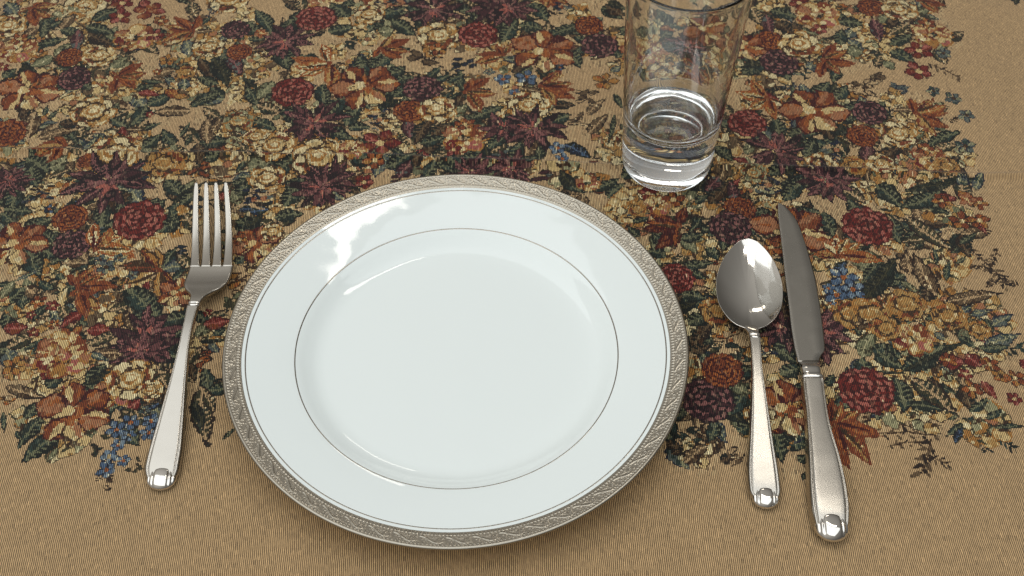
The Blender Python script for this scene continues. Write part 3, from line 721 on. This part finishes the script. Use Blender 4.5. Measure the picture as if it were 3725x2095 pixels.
me.polygons.add(nq); me.polygons.foreach_set("loop_start", np.arange(0, nq * 4, 4, dtype=np.int32))
me.update(calc_edges=True)
me.polygons.foreach_set("use_smooth", np.ones(nq, dtype=bool))
atr = me.attributes.new("thread", 'FLOAT_COLOR', 'FACE')
atr.data.foreach_set("color", fc4.ravel())
me.materials.append(cloth_mat())
cloth = bpy.data.objects.new("tablecloth", me); COL.objects.link(cloth)
cloth["label"] = "tan ribbed tablecloth with woven red, plum and green flowers under everything"
cloth["category"] = "tablecloth"

# ------------------------------------------------------------------ dinner plate
def porcelain():
    m, nt, b = new_mat("porcelain")
    b.inputs["Base Color"].default_value = (0.82, 0.87, 0.85, 1)
    b.inputs["Roughness"].default_value = 0.05
    b.inputs["IOR"].default_value = 1.5
    b.inputs["Coat Weight"].default_value = 0.15
    b.inputs["Coat Roughness"].default_value = 0.03
    tc = nt.nodes.new("ShaderNodeTexCoord")
    nz = nt.nodes.new("ShaderNodeTexNoise")
    nz.inputs["Scale"].default_value = 26.0
    nz.inputs["Detail"].default_value = 1.5
    bp = nt.nodes.new("ShaderNodeBump")
    bp.inputs["Strength"].default_value = 0.16
    bp.inputs["Distance"].default_value = 0.0035
    nt.links.new(tc.outputs["Object"], nz.inputs["Vector"])
    nt.links.new(nz.outputs["Fac"], bp.inputs["Height"])
    nt.links.new(bp.outputs[0], b.inputs["Normal"])
    nt.links.new(bp.outputs[0], b.inputs["Coat Normal"])
    return m

def platinum(name, col, rough, noise=0.06):
    m, nt, b = new_mat(name)
    b.inputs["Base Color"].default_value = (*col, 1)
    b.inputs["Metallic"].default_value = 1.0
    tc = nt.nodes.new("ShaderNodeTexCoord")
    nz = nt.nodes.new("ShaderNodeTexNoise")
    nz.inputs["Scale"].default_value = 160.0
    nz.inputs["Detail"].default_value = 4
    mr = nt.nodes.new("ShaderNodeMapRange")
    mr.inputs["To Min"].default_value = max(0.02, rough - noise)
    mr.inputs["To Max"].default_value = rough + noise
    nt.links.new(tc.outputs["Object"], nz.inputs["Vector"])
    nt.links.new(nz.outputs["Fac"], mr.inputs["Value"])
    nt.links.new(mr.outputs[0], b.inputs["Roughness"])
    return m

M_PORC = porcelain()
M_BAND = platinum("platinum_band", (0.375, 0.342, 0.283), 0.28, .05)
M_LINE = platinum("platinum_line", (0.34, 0.31, 0.265), 0.2)

plate = thing("dinner_plate", "round white porcelain dinner plate with embossed platinum rim band", "plate", (0, 0, 0.0006))
PK_R = [0, .055, .074, .0800, .0840, .0880, .0915, .0940, .0962, .0990, .108, .118, .1243, .1325, .1343]
PK_Z = [.0055, .0055, .0056, .0060, .0071, .0092, .0114, .0127, .01345, .0142, .0163, .0184, .0197, .0214, .0218]
def top_z(r):
    return spline(PK_R, PK_Z, r)
rr = np.concatenate([np.linspace(0, .07, 8), np.linspace(.073, .1, 34), np.linspace(.102, .1343, 18)])
prof = [(float(r), float(top_z(r))) for r in rr]
prof += [(.1348, .02165), (.1350, .0213), (.1347, .0209), (.134, .0205), (.12, .0166), (.105, .0128), (.096, .0102),
         (.089, .0062), (.0815, .0032), (.0785, .0022), (.0775, .0005), (.0765, 0.0), (.0745, 0.0), (.0735, .0006), (.0728, .0024), (.06, .0028), (0, .0028)]
v, f = lathe(prof, 256)
mesh_obj("dish", v, [tuple(reversed(q)) for q in f], M_PORC, plate)

def ring_strip(name, r0, r1, lift, mat, n=360, nr=6):
    rs = np.linspace(r0, r1, nr)
    pr = []
    for i, r in enumerate(rs):
        t = i / (nr - 1) * 2 - 1
        pr.append((float(r), float(top_z(r) + lift * math.sqrt(max(0, 1 - t * t)) - 0.00002)))
    vv, ff = lathe(pr, n)
    return mesh_obj(name, vv, [tuple(reversed(q)) for q in ff], mat, plate)
ring_strip("well_line", .09430, .09505, .00012, M_LINE)
ring_strip("rim_line", .1218, .1226, .00012, M_LINE)

# embossed band: beads, scroll tiles, beads, lip - one relief surface
NT, TA = 58, 44
r_in, r_out = .1242, .1352
rad = np.concatenate([np.linspace(r_in, .1330, 36), np.array([.1335, .1340, .1344, .1348, .1351, .1352, .1351, .1347, .1341])])
def tile_relief():
    # scroll zone between r=.1272 and r=.1318
    a = (np.arange(TA) + .5) / TA
    b = (rad - .1272) / (.1318 - .1272)
    A, B = np.meshgrid(a, b)              # rows: radius
    AX, BX = A * 14.0, B * 4.6            # millimetres
    Hh = np.zeros_like(A)
    def stroke(pts, w, h):
        nonlocal Hh
        pts = np.array(pts, float)
        d = np.full(A.shape, 1e9)
        for off in (-14.0, 0, 14.0):
            for (x0, y0), (x1, y1) in zip(pts[:-1], pts[1:]):
                x0o, x1o = x0 + off, x1 + off
                L2 = (x1o - x0o) ** 2 + (y1 - y0) ** 2 + 1e-9
                t = np.clip(((AX - x0o) * (x1o - x0o) + (BX - y0) * (y1 - y0)) / L2, 0, 1)
                d = np.minimum(d, np.hypot(AX - x0o - t * (x1o - x0o), BX - y0 - t * (y1 - y0)))
        Hh = np.maximum(Hh, h * np.exp(-(d / w) ** 2))
    t = np.linspace(0, 1, 16)
    stroke(np.stack([1 + 9.5 * t, 0.35 + 3.9 * (t * t * (3 - 2 * t))], 1), .55, .55)         # long S stem
    stroke(np.stack([3.0 + 7.5 * t, 0.2 + 2.3 * t ** 1.6], 1), .3, .22)
    th = np.linspace(-.3 * math.pi, 1.35 * math.pi, 16)
    stroke(np.stack([11.4 + 1.25 * np.cos(th), 2.9 + 1.15 * np.sin(th)], 1), .42, .45)       # curl
    th = np.linspace(.7 * math.pi, 2.3 * math.pi, 14)
    stroke(np.stack([4.2 + 1.0 * np.cos(th), 3.2 + .9 * np.sin(th)], 1), .32, .34)
    for x, y in ((6.2, 3.9), (7.6, 1.0), (9.2, .7), (12.9, 1.0), (13.4, 3.6), (2.2, 2.2), (11.4, 2.9)):
        stroke([(x, y), (x + .35, y + .2)], .42, .36)
    # bead rows: inner at .1262, outer at .1325
    for rc, nb, rb in ((.12605, 7, .8), (.13245, 7, .6)):
        xb = ((A * nb) % 1.0 - .5) * 14.0 / nb
        yb = (np.repeat(rad[:, None], TA, 1) - rc) * 1000
        Hh = np.maximum(Hh, .5 * np.sqrt(np.maximum(0, 1 - (xb / rb) ** 2 - (yb / rb) ** 2)))
    # guide ridges
    for rc in (.12715, .13175):
        yb = (np.repeat(rad[:, None], TA, 1) - rc) * 1000
        Hh = np.maximum(Hh, .2 * np.exp(-(yb / .16) ** 2))
    return Hh
RL = tile_relief()
n_th = NT * TA
th = np.arange(n_th) * 2 * math.pi / n_th
bz = np.where(rad <= .1343, top_z(np.minimum(rad, .1343)), 0)
lip = {.1348: .0218, .1351: .0215, .1352: .0211}
zz = []
for i, r in enumerate(rad):
    if i < 36: zz.append(float(top_z(r)) + .00008)
zz += [.0219, .0220, .0219, .0217, .0213, .0208, .0204, .0201, .0200]
zz = np.array(zz)
zz[0] -= .0002
verts = np.zeros((len(rad), n_th, 3))
verts[:, :, 0] = rad[:, None] * np.cos(th)[None]
verts[:, :, 1] = rad[:, None] * np.sin(th)[None]
verts[:, :, 2] = zz[:, None] + np.tile(RL, (1, NT)) * .00046
verts = verts.reshape(-1, 3)
def grid_faces(nr, nc, wrap):
    i = np.arange(nr - 1)[:, None]; k = np.arange(nc if wrap else nc - 1)[None]
    k2 = (k + 1) % nc
    return np.stack([i * nc + k + 0 * k2, (i + 1) * nc + k, (i + 1) * nc + k2, i * nc + k2], -1).reshape(-1, 4)
def np_mesh(name, verts, quads, mat, parent=None):
    me = bpy.data.meshes.new(name)
    me.vertices.add(len(verts)); me.vertices.foreach_set("co", np.ascontiguousarray(verts, dtype=np.float32).ravel())
    nq = len(quads)
    me.loops.add(nq * 4); me.loops.foreach_set("vertex_index", np.ascontiguousarray(quads, dtype=np.int32).ravel())
    me.polygons.add(nq)
    me.polygons.foreach_set("loop_start", np.arange(0, nq * 4, 4, dtype=np.int32))
    me.update(calc_edges=True)
    me.polygons.foreach_set("use_smooth", np.ones(nq, dtype=bool))
    me.materials.append(mat)
    o = bpy.data.objects.new(name, me); COL.objects.link(o)
    if parent is not None: o.parent = parent
    return o
np_mesh("rim_band", verts, grid_faces(len(rad), n_th, True), M_BAND, plate)

# ------------------------------------------------------------------ cutlery
def steel(name, col, rough, aniso_scale=0, bump=0.0):
    m, nt, b = new_mat(name)
    b.inputs["Base Color"].default_value = (*col, 1)
    b.inputs["Metallic"].default_value = 1.0
    tc = nt.nodes.new("ShaderNodeTexCoord")
    nz = nt.nodes.new("ShaderNodeTexNoise")
    nz.inputs["Scale"].default_value = 70.0
    nz.inputs["Detail"].default_value = 5
    mr = nt.nodes.new("ShaderNodeMapRange")
    mr.inputs["To Min"].default_value = rough * 0.92
    mr.inputs["To Max"].default_value = rough * 1.1
    nt.links.new(tc.outputs["Object"], nz.inputs["Vector"])
    nt.links.new(nz.outputs["Fac"], mr.inputs["Value"])
    # handling marks: broad faint smears and fine wipe scratches
    sm = nt.nodes.new("ShaderNodeTexNoise"); sm.inputs["Scale"].default_value = 45.0; sm.inputs["Detail"].default_value = 3; sm.inputs["Distortion"].default_value = 1.2
    sr = nt.nodes.new("ShaderNodeMapRange"); sr.inputs["From Min"].default_value = .52; sr.inputs["From Max"].default_value = .72; sr.inputs["To Min"].default_value = 0; sr.inputs["To Max"].default_value = .035
    mp = nt.nodes.new("ShaderNodeMapping"); mp.inputs["Scale"].default_value = (2600, 90, 400); mp.inputs["Rotation"].default_value = (0, 0, .25)
    sc_ = nt.nodes.new("ShaderNodeTexNoise"); sc_.inputs["Scale"].default_value = 1.0; sc_.inputs["Detail"].default_value = 2
    ss_ = nt.nodes.new("ShaderNodeMapRange"); ss_.inputs["From Min"].default_value = .62; ss_.inputs["From Max"].default_value = .75; ss_.inputs["To Min"].default_value = 0; ss_.inputs["To Max"].default_value = .008
    a1 = nt.nodes.new("ShaderNodeMath"); a1.operation = 'ADD'
    a2 = nt.nodes.new("ShaderNodeMath"); a2.operation = 'ADD'
    nt.links.new(tc.outputs["Object"], sm.inputs["Vector"]); nt.links.new(sm.outputs["Fac"], sr.inputs["Value"])
    nt.links.new(tc.outputs["Object"], mp.inputs["Vector"]); nt.links.new(mp.outputs[0], sc_.inputs["Vector"]); nt.links.new(sc_.outputs["Fac"], ss_.inputs["Value"])
    nt.links.new(mr.outputs[0], a1.inputs[0]); nt.links.new(sr.outputs[0], a1.inputs[1])
    nt.links.new(a1.outputs[0], a2.inputs[0]); nt.links.new(ss_.outputs[0], a2.inputs[1])
    nt.links.new(a2.outputs[0], b.inputs["Roughness"])
    if bump:
        n2 = nt.nodes.new("ShaderNodeTexNoise")
        n2.inputs["Scale"].default_value = 900.0
        bp = nt.nodes.new("ShaderNodeBump")
        bp.inputs["Strength"].default_value = bump
        bp.inputs["Distance"].default_value = 0.0004
        nt.links.new(tc.outputs["Object"], n2.inputs["Vector"])
        nt.links.new(n2.outputs["Fac"], bp.inputs["Height"])
        nt.links.new(bp.outputs[0], b.inputs["Normal"])
    return m
M_SATIN = steel("satin_steel", (0.49, 0.46, 0.41), 0.25)
M_BLADE = steel("blade_steel", (0.35, 0.33, 0.295), 0.27)
M_POL = steel("polished_steel", (0.72, 0.69, 0.64), 0.06)

VT = np.array([-1, -.985, -.95, -.90, -.85, -.80, -.765, -.74, -.715, -.69, -.66, -.6, -.4, -.2, 0,
               .2, .4, .6, .66, .69, .715, .74, .765, .80, .85, .90, .95, .985, 1])
def handle_top(v, panel):
    """height across a handle (mm): flat panel, groove, rounded border"""
    a = np.abs(v)
    edge = 1.0 - np.clip((a - .76) / .24, 0, 1) ** 2.2
    groove = np.exp(-((a - .735) / .045) ** 2)
    return edge, groove * panel

def handle(name, parent, st, n=90, mat=None, groove_mm=.45, dome=0.0):
    """st: table of s, centre offset, width, height of top, thickness, panel strength"""
    st = np.array(st, float)
    s = np.linspace(st[0, 0], st[-1, 0], n)
    c, w, zt, tk, pn = (spline(st[:, 0], st[:, k], s) for k in range(1, 6))
    loops = []
    for i in range(n):
        hw = w[i] / 2
        e, g = handle_top(VT, pn[i])
        drop = np.minimum(tk[i] * .72, hw * .6)
        ztop = zt[i] - drop * (1 - e) - g * groove_mm * .001 + dome * .001 * (1 - VT ** 2)
        top = [(c[i] + VT[k] * hw, s[i], ztop[k]) for k in range(len(VT))]
        zb = zt[i] - tk[i]
        bot = [(c[i] + hw * x, s[i], zb + (ztop[0] - zb) * (abs(x) ** 3) * .8) for x in (.97, .85, .5, 0, -.5, -.85, -.97)]
        loops.append(top + bot)
    v, f = loft(loops)
    return mesh_obj(name, v, [tuple(reversed(q)) for q in f], mat or M_SATIN, parent)

def knob(parent, cx, s0, s1, w, zb, h, mat=None, nu=41, nv=41):
    """polished oval end cap with two flutes down each side"""
    u = np.linspace(-1, 1, nu); verts = []; faces = []
    R = np.linspace(0, 1, 22); T = np.linspace(0, 2 * math.pi, 64, endpoint=False)
    ym = (s0 + s1) / 2; hl = (s1 - s0) / 2
    idx = {}
    for i, r in enumerate(R):
        for k, t in enumerate(T):
            x = r * math.cos(t); y = r * math.sin(t)
            hh = max(0, 1 - r ** 3.0) ** .75
            fl = sum(math.exp(-((abs(x) - q) / .055) ** 2) for q in (.50, .72)) * (1 - r ** 6)
            verts.append((cx + x * w / 2, ym + y * hl, zb + h * hh - .0008 * fl))
    for i in range(len(R) - 1):
        for k in range(64):
            k2 = (k + 1) % 64
            faces.append((i * 64 + k, (i + 1) * 64 + k, (i + 1) * 64 + k2, i * 64 + k2))
    # underside
    base = len(verts)
    for t in T:
        verts.append((cx + math.cos(t) * w * .45, ym + math.sin(t) * hl * .9, zb - .0018))
    o = (len(R) - 1) * 64
    for k in range(64):
        k2 = (k + 1) % 64
        faces.append((o + k, base + k, base + k2, o + k2))
    faces.append(tuple(base + k for k in range(64)))
    return mesh_obj("handle_tip", verts, faces, mat or M_POL, parent)

def collar(parent, cx, s, w, zt, tk, name="collar"):
    loops = []
    for ds, k in ((-.0022, .93), (-.0019, 1.02), (-.0011, 1.10), (-.0003, 1.04), (.0, .98), (.0004, 1.05), (.0013, 1.08), (.0020, 1.0), (.0023, .92)):
        L = []
        for j in range(28):
            a = 2 * math.pi * j / 28
            x = math.copysign(abs(math.cos(a)) ** .7, math.cos(a)); z = math.copysign(abs(math.sin(a)) ** .8, math.sin(a))
            L.append((cx + x * w / 2 * k, s + ds, zt - tk / 2 + z * tk / 2 * k))
        loops.append(L)
    v, f = loft(loops)
    return mesh_obj(name, v, f, M_POL, parent)

# ---- fork (local y runs from handle end to tines)
ang = math.radians(88.75) - math.pi / 2
fork = thing("dinner_fork", "satin steel dinner fork with four tines lying left of the plate", "fork", (-.1652, -.0821, 0.0003), ang)
def fx(c): return -c
handle("handle", fork, [
    (.0030, .0009, .0120, .0040, .0034, 0), (.0060, .0008, .0166, .0046, .0036, .6), (.0131, .0005, .0203, .0056, .0036, 1),
    (.0234, .0009, .0198, .0066, .0036, 1), (.0410, .0014, .0164, .0082, .0036, 1), (.0685, .0020, .0104, .0110, .0038, 1),
    (.0900, .0024, .0070, .0132, .0042, .8), (.1050, .0028, .0064, .0143, .0044, .6), (.1200, .0036, .0074, .0148, .0046, .4)], 100)
knob(fork, .0010, -.0010, .0140, .0170, .0028, .0034)
collar(fork, .0040, .1212, .0072, .0148, .0046)
# head: neck + palm
HS = [.1215, .1250, .1290, .1325, .1360, .1400, .1450, .1500, .1545, .1580]
HC = [.0042, .0048, .0054, .0060, .0066, .0070, .0074, .0077, .0080, .0080]
HW = [.0064, .0074, .0098, .0150, .0222, .0262, .0276, .0277, .0275, .0272]
HZ = [.0145, .0141, .0131, .0120, .0109, .0098, .0082, .0070, .0066, .0066]
s = np.linspace(HS[0], HS[-1], 46)
c, w, z = spline(HS, HC, s), spline(HS, HW, s), spline(HS, HZ, s)
loops = []
UX = np.linspace(-1, 1, 21)
for i in range(len(s)):
    tk = .0044 - .0022 * min(1, max(0, (s[i] - .122) / .02))
    hw = w[i] / 2
    flare = np.clip((s[i] - .123) / .02, 0, 1)
    dish = .0010 * flare
    lip_ = .0009 * np.exp(-((s[i] - .131) / .006) ** 2)
    top = []
    for x in UX:
        ed = max(0, (abs(x) - .90) / .10)
        zt_ = z[i] - dish * (1 - x * x) * .6 - .0006 * ed ** 2 - (0.0012 + lip_) * ed ** 2 * (1 - flare)
        top.append((c[i] + x * hw, s[i], zt_))
    bot = [(c[i] + x * hw, s[i], z[i] - tk - dish * (1 - x * x) * .6) for x in (.96, .6, .2, -.2, -.6, -.96)]
    loops.append(top + bot)
v, f = loft(loops)
mesh_obj("head", v, [tuple(reversed(q)) for q in f], M_SATIN, fork)
# tines: root x at s=.1575, tip x at s=.2275
TS = np.array([0, .02, .06, .12, .22, .4, .6, .8, .93, .98, 1.0])
for j in range(4):
    q = j - 1.5
    x_root = .0080 + q * .0068
    x_tip = .0007 + q * .0064
    loops = []
    for t in TS:
        ss = .1572 + t * .0650
        cx = x_root + (x_tip - x_root) * t + (.0008 * q / 1.5) * math.sin(math.pi * t)
        wd = .0056 - .0027 * t
        if t < .06: wd = max(wd, .0068 - (.0068 - .0054) * (t / .06) ** .4)
        if t > .95: wd *= math.sqrt(max(.03, 1 - ((t - .95) / .05) ** 2))
        zt_ = .0066 - .0030 * math.sin(math.pi * min(1, t * 1.25) * .8) * (1 - t) + .0095 * t ** 1.7
        tk = .0022 - .0008 * t
        L = []
        for k in range(20):
            a = 2 * math.pi * k / 20
            x = math.copysign(abs(math.cos(a)) ** .45, math.cos(a)); zz_ = math.copysign(abs(math.sin(a)) ** .45, math.sin(a))
            L.append((cx + x * wd / 2, ss, zt_ - tk / 2 + zz_ * tk / 2))
        loops.append(L)
    v, f = loft(loops)
    mesh_obj("tine", v, f, M_SATIN, fork)

# ---- spoon
ang = math.radians(84.12) - math.pi / 2
spoon = thing("table_spoon", "polished steel spoon with egg-shaped bowl lying between plate and knife", "spoon", (.1679, -.1061, 0.0003), ang)
handle("handle", spoon, [
    (.0030, -.0012, .0110, .0040, .0034, 0), (.0060, -.0014, .0160, .0046, .0036, .6), (.0105, -.0016, .0185, .0054, .0036, 1),
    (.0200, -.0019, .0182, .0064, .0036, 1), (.0402, -.0020, .0142, .0082, .0036, 1), (.0621, -.0020, .0102, .0104, .0038, 1),
    (.0848, -.0022, .0066, .0126, .0042, .8), (.1000, -.0023, .0064, .0136, .0044, .6), (.1082, -.0024, .0070, .0138, .0046, .4)], 96)
knob(spoon, -.0013, -.0012, .0126, .0152, .0028, .0034)
collar(spoon, -.0024, .1092, .0068, .0138, .0046)
# neck joining the bowl
s = np.linspace(.109, .1215, 20)
loops = []
for i, ss in enumerate(s):
    t = (ss - .109) / .0125
    wd = .0064 + .0065 * t ** 2.2
    zt_ = .0136 - .0062 * t ** 1.3
    tk = .0046 - .0030 * t
    L = []
    for k in range(24):
        a = 2 * math.pi * k / 24
        x = math.copysign(abs(math.cos(a)) ** .7, math.cos(a)); zz_ = math.copysign(abs(math.sin(a)) ** .8, math.sin(a))
        L.append((-.0025 - .0008 * t + x * wd / 2, ss, zt_ - tk / 2 + zz_ * tk / 2))
    loops.append(L)
v, f = loft(loops)
mesh_obj("neck", v, f, M_POL, spoon)
# bowl: egg outline (s, centre, half width)
BS = np.array([.1165, .1190, .1230, .1290, .1360, .1430, .1510, .1580, .1650, .1735, .1805, .1862, .1898, .1915])
BC = np.array([-.0033, -.0034, -.0033, -.0031, -.0030, -.0028, -.0025, -.0023, -.0020, -.0016, -.0012, -.0009, -.0007, -.0006])
BW = np.array([.0010, .0072, .0120, .0160, .0188, .0200, .0203, .0198, .0183, .0155, .0120, .0081, .0045, .0004])
def bowl_outline(n):
    ss = .1165 + (.1915 - .1165) * (1 - np.cos(np.linspace(0, math.pi, n // 2 + 1))) / 2
    cc, ww = spline(BS, BC, ss), spline(BS, BW, ss)
    right = np.stack([cc + ww, ss], 1); left = np.stack([cc - ww, ss], 1)
    return np.concatenate([right, left[::-1][1:-1]])
OUT = bowl_outline(120)
cen = np.array([-.0028, .1500])
NB = len(OUT)
verts, faces = [], []
RR = list(np.linspace(0, .9, 20)) + [.93, .955, .975, .99, 1.0]
def rim_z(y): return .0086 - .0010 * ((y - .1165) / .08) + .0012 * ((y - .15) / .04) ** 2 * (y < .15)
def bowl_z(r, y): return rim_z(y) - .0064 * (1 - r ** 2.1)
for r in RR:
    for p in OUT:
        q = cen + (p - cen) * r
        verts.append((q[0], q[1], bowl_z(r, q[1])))
for r, dz in ((1.006, -.0002), (1.006, -.0006), (1.0, -.0009), (.97, -.0011), (.9, -.0012), (.75, -.0012), (.55, -.0012), (.3, -.0012), (0, -.0012)):
    for p in OUT:
        q = cen + (p - cen) * r
        verts.append((q[0], q[1], bowl_z(min(r, 1), q[1]) + dz))
nl = len(RR) + 9
for i in range(nl - 1):
    for k in range(NB):
        k2 = (k + 1) % NB
        faces.append((i * NB + k, (i + 1) * NB + k, (i + 1) * NB + k2, i * NB + k2))
mesh_obj("bowl", verts, faces, M_POL, spoon)

# ---- knife
ang = math.radians(87.1) - math.pi / 2
knife = thing("dinner_knife", "steel table knife with broad blade lying right of the spoon", "knife", (.1998, -.1295, 0.0003), ang)
handle("handle", knife, [
    (.0045, -.0016, .0145, .0058, .0052, 0), (.0075, -.0014, .0185, .0072, .0066, .6), (.0140, -.0010, .0215, .0084, .0078, 1),
    (.0230, -.0005, .0229, .0090, .0084, 1), (.0320, -.0001, .0226, .0092, .0086, 1), (.0422, .0003, .0212, .0093, .0087, 1),
    (.0525, .0005, .0192, .0094, .0088, 1), (.0700, .0003, .0150, .0094, .0088, 1), (.0812, .0006, .0137, .0094, .0088, 1),
    (.0944, .0011, .0136, .0094, .0088, 1), (.1030, .0016, .0133, .0094, .0088, .9), (.1040, .0017, .0130, .0093, .0087, .2)], 110, groove_mm=.8, dome=.25)
knob(knife, -.0013, -.0002, .0180, .0190, .0050, .0046)
# bolster: stepped rings, then waist to the blade
loops = []
for s_, c_, w_, zt_, tk_ in ((.1035, .0017, .0128, .0090, .0080), (.1045, .0018, .0136, .0097, .0094), (.1056, .0019, .0137, .0099, .0096), (.1066, .0019, .0132, .0095, .0090),
                            (.1075, .0019, .0126, .0091, .0084), (.1090, .0020, .0124, .0090, .0082), (.1104, .0020, .0120, .0087, .0078), (.1114, .0020, .0124, .0086, .0076),
                            (.1130, .0020, .0123, .0080, .0066), (.1150, .0021, .0120, .0068, .0048), (.1170, .0022, .0122, .0056, .0032), (.1195, .0024, .0128, .0048, .0022)):
    L = []
    for k in range(36):
        a = 2 * math.pi * k / 36
        x = math.copysign(abs(math.cos(a)) ** .55, math.cos(a)); zz_ = math.copysign(abs(math.sin(a)) ** .75, math.sin(a))
        L.append((c_ + x * w_ / 2, s_, zt_ - tk_ / 2 + zz_ * tk_ / 2))
    loops.append(L)
v, f = loft(loops)
mesh_obj("bolster", v, f, M_POL, knife)
# blade: left spine nearly straight, right cutting edge curved
KS = [.1180, .1205, .1240, .1262, .1280, .1370, .1605, .1796, .2005, .2185, .2349, .2415, .2462, .2484]
KL = [-.0046, -.0047, -.0049, -.0050, -.0051, -.0052, -.0045, -.0038, -.0028, -.0020, -.0014, -.0008, -.0002, .0002]
KR = [.0082, .0086, .0104, .0122, .0129, .0138, .0150, .0152, .0142, .0126, .0097, .0068, .0038, .0008]
s = np.concatenate([np.linspace(.118, .13, 16), np.linspace(.1325, .239, 50), np.linspace(.2403, .2484, 14)])
kl, kr = spline(KS, KL, s), spline(KS, KR, s)
loops = []
for i, ss in enumerate(s):
    t = (ss - .118) / (.2484 - .118)
    zc = .0040 - .0006 * t
    hw = kr[i] - kl[i]
    sp = .0020 - .0011 * t
    top, bot = [], []
    for x in (0, .012, .05, .12, .25, .45, .65, .80, .90, .96, 1.0):
        th_ = sp * (1 - .15 * x) if x < .8 else sp * (.88 - .80 * (x - .8) / .2)
        if x == 0: th_ *= .35
        elif x < .02: th_ *= .8
        top.append((kl[i] + x * hw, ss, zc + th_ / 2)); bot.append((kl[i] + x * hw, ss, zc - th_ / 2))
    loops.append(top + bot[::-1])
v, f = loft(loops)
mesh_obj("blade", v, [tuple(reversed(q)) for q in f], M_BLADE, knife)

# ------------------------------------------------------------------ tumbler
def glass_mat():
    m, nt, b = new_mat("clear_glass")
    b.inputs["Base Color"].default_value = (0.975, 0.985, 0.98, 1)
    b.inputs["Roughness"].default_value = 0.0
    b.inputs["IOR"].default_value = 1.5
    b.inputs["Transmission Weight"].default_value = 1.0
    tc = nt.nodes.new("ShaderNodeTexCoord")
    nz = nt.nodes.new("ShaderNodeTexNoise"); nz.inputs["Scale"].default_value = 55.0; nz.inputs["Detail"].default_value = 1.0
    bp = nt.nodes.new("ShaderNodeBump"); bp.inputs["Strength"].default_value = .12; bp.inputs["Distance"].default_value = .002
    nt.links.new(tc.outputs["Object"], nz.inputs["Vector"]); nt.links.new(nz.outputs["Fac"], bp.inputs["Height"]); nt.links.new(bp.outputs[0], b.inputs["Normal"])
    return m
M_GLASS = glass_mat()
G_R0, G_R1, G_H, G_B = .0301, .0383, .157, .039
def g_out(z): return G_R0 + (G_R1 - G_R0) * z / G_H
WALL = .0019
prof = [(0, .0030), (.010, .0028), (.018, .0020), (.0240, .0009), (.0266, .0002), (.0278, 0.0), (.0290, .0007), (.0297, .002), (g_out(.0045), .0045)]
for z in np.linspace(.008, G_H - .0012, 30):
    prof.append((g_out(z), float(z)))
rt = g_out(G_H)
prof += [(rt - WALL / 2 + WALL / 2 * math.cos(a), G_H - WALL / 2 + WALL / 2 * math.sin(a)) for a in np.linspace(.15, math.pi - .1, 10)]
for z in np.linspace(G_H - .004, G_B + .012, 26):
    prof.append((g_out(z) - WALL - .0016 * ((G_H - z) / G_H) ** 3, float(z)))
ri = prof[-1][0]
for a in np.linspace(0, math.pi / 2, 12)[1:]:
    prof.append((ri - .012 * (1 - math.cos(a)) , G_B + .012 - .012 * math.sin(a)))
prof += [(ri * .35, G_B - .0004), (0, G_B - .0006)]
v, f = lathe(prof, 160)
tumbler = mesh_obj("drinking_glass", v, f, M_GLASS)
tumbler.location = (.1438, .1623, 0.0008)
tumbler["label"] = "clear tapered drinking glass with thick solid base standing behind the plate"
tumbler["category"] = "drinking glass"
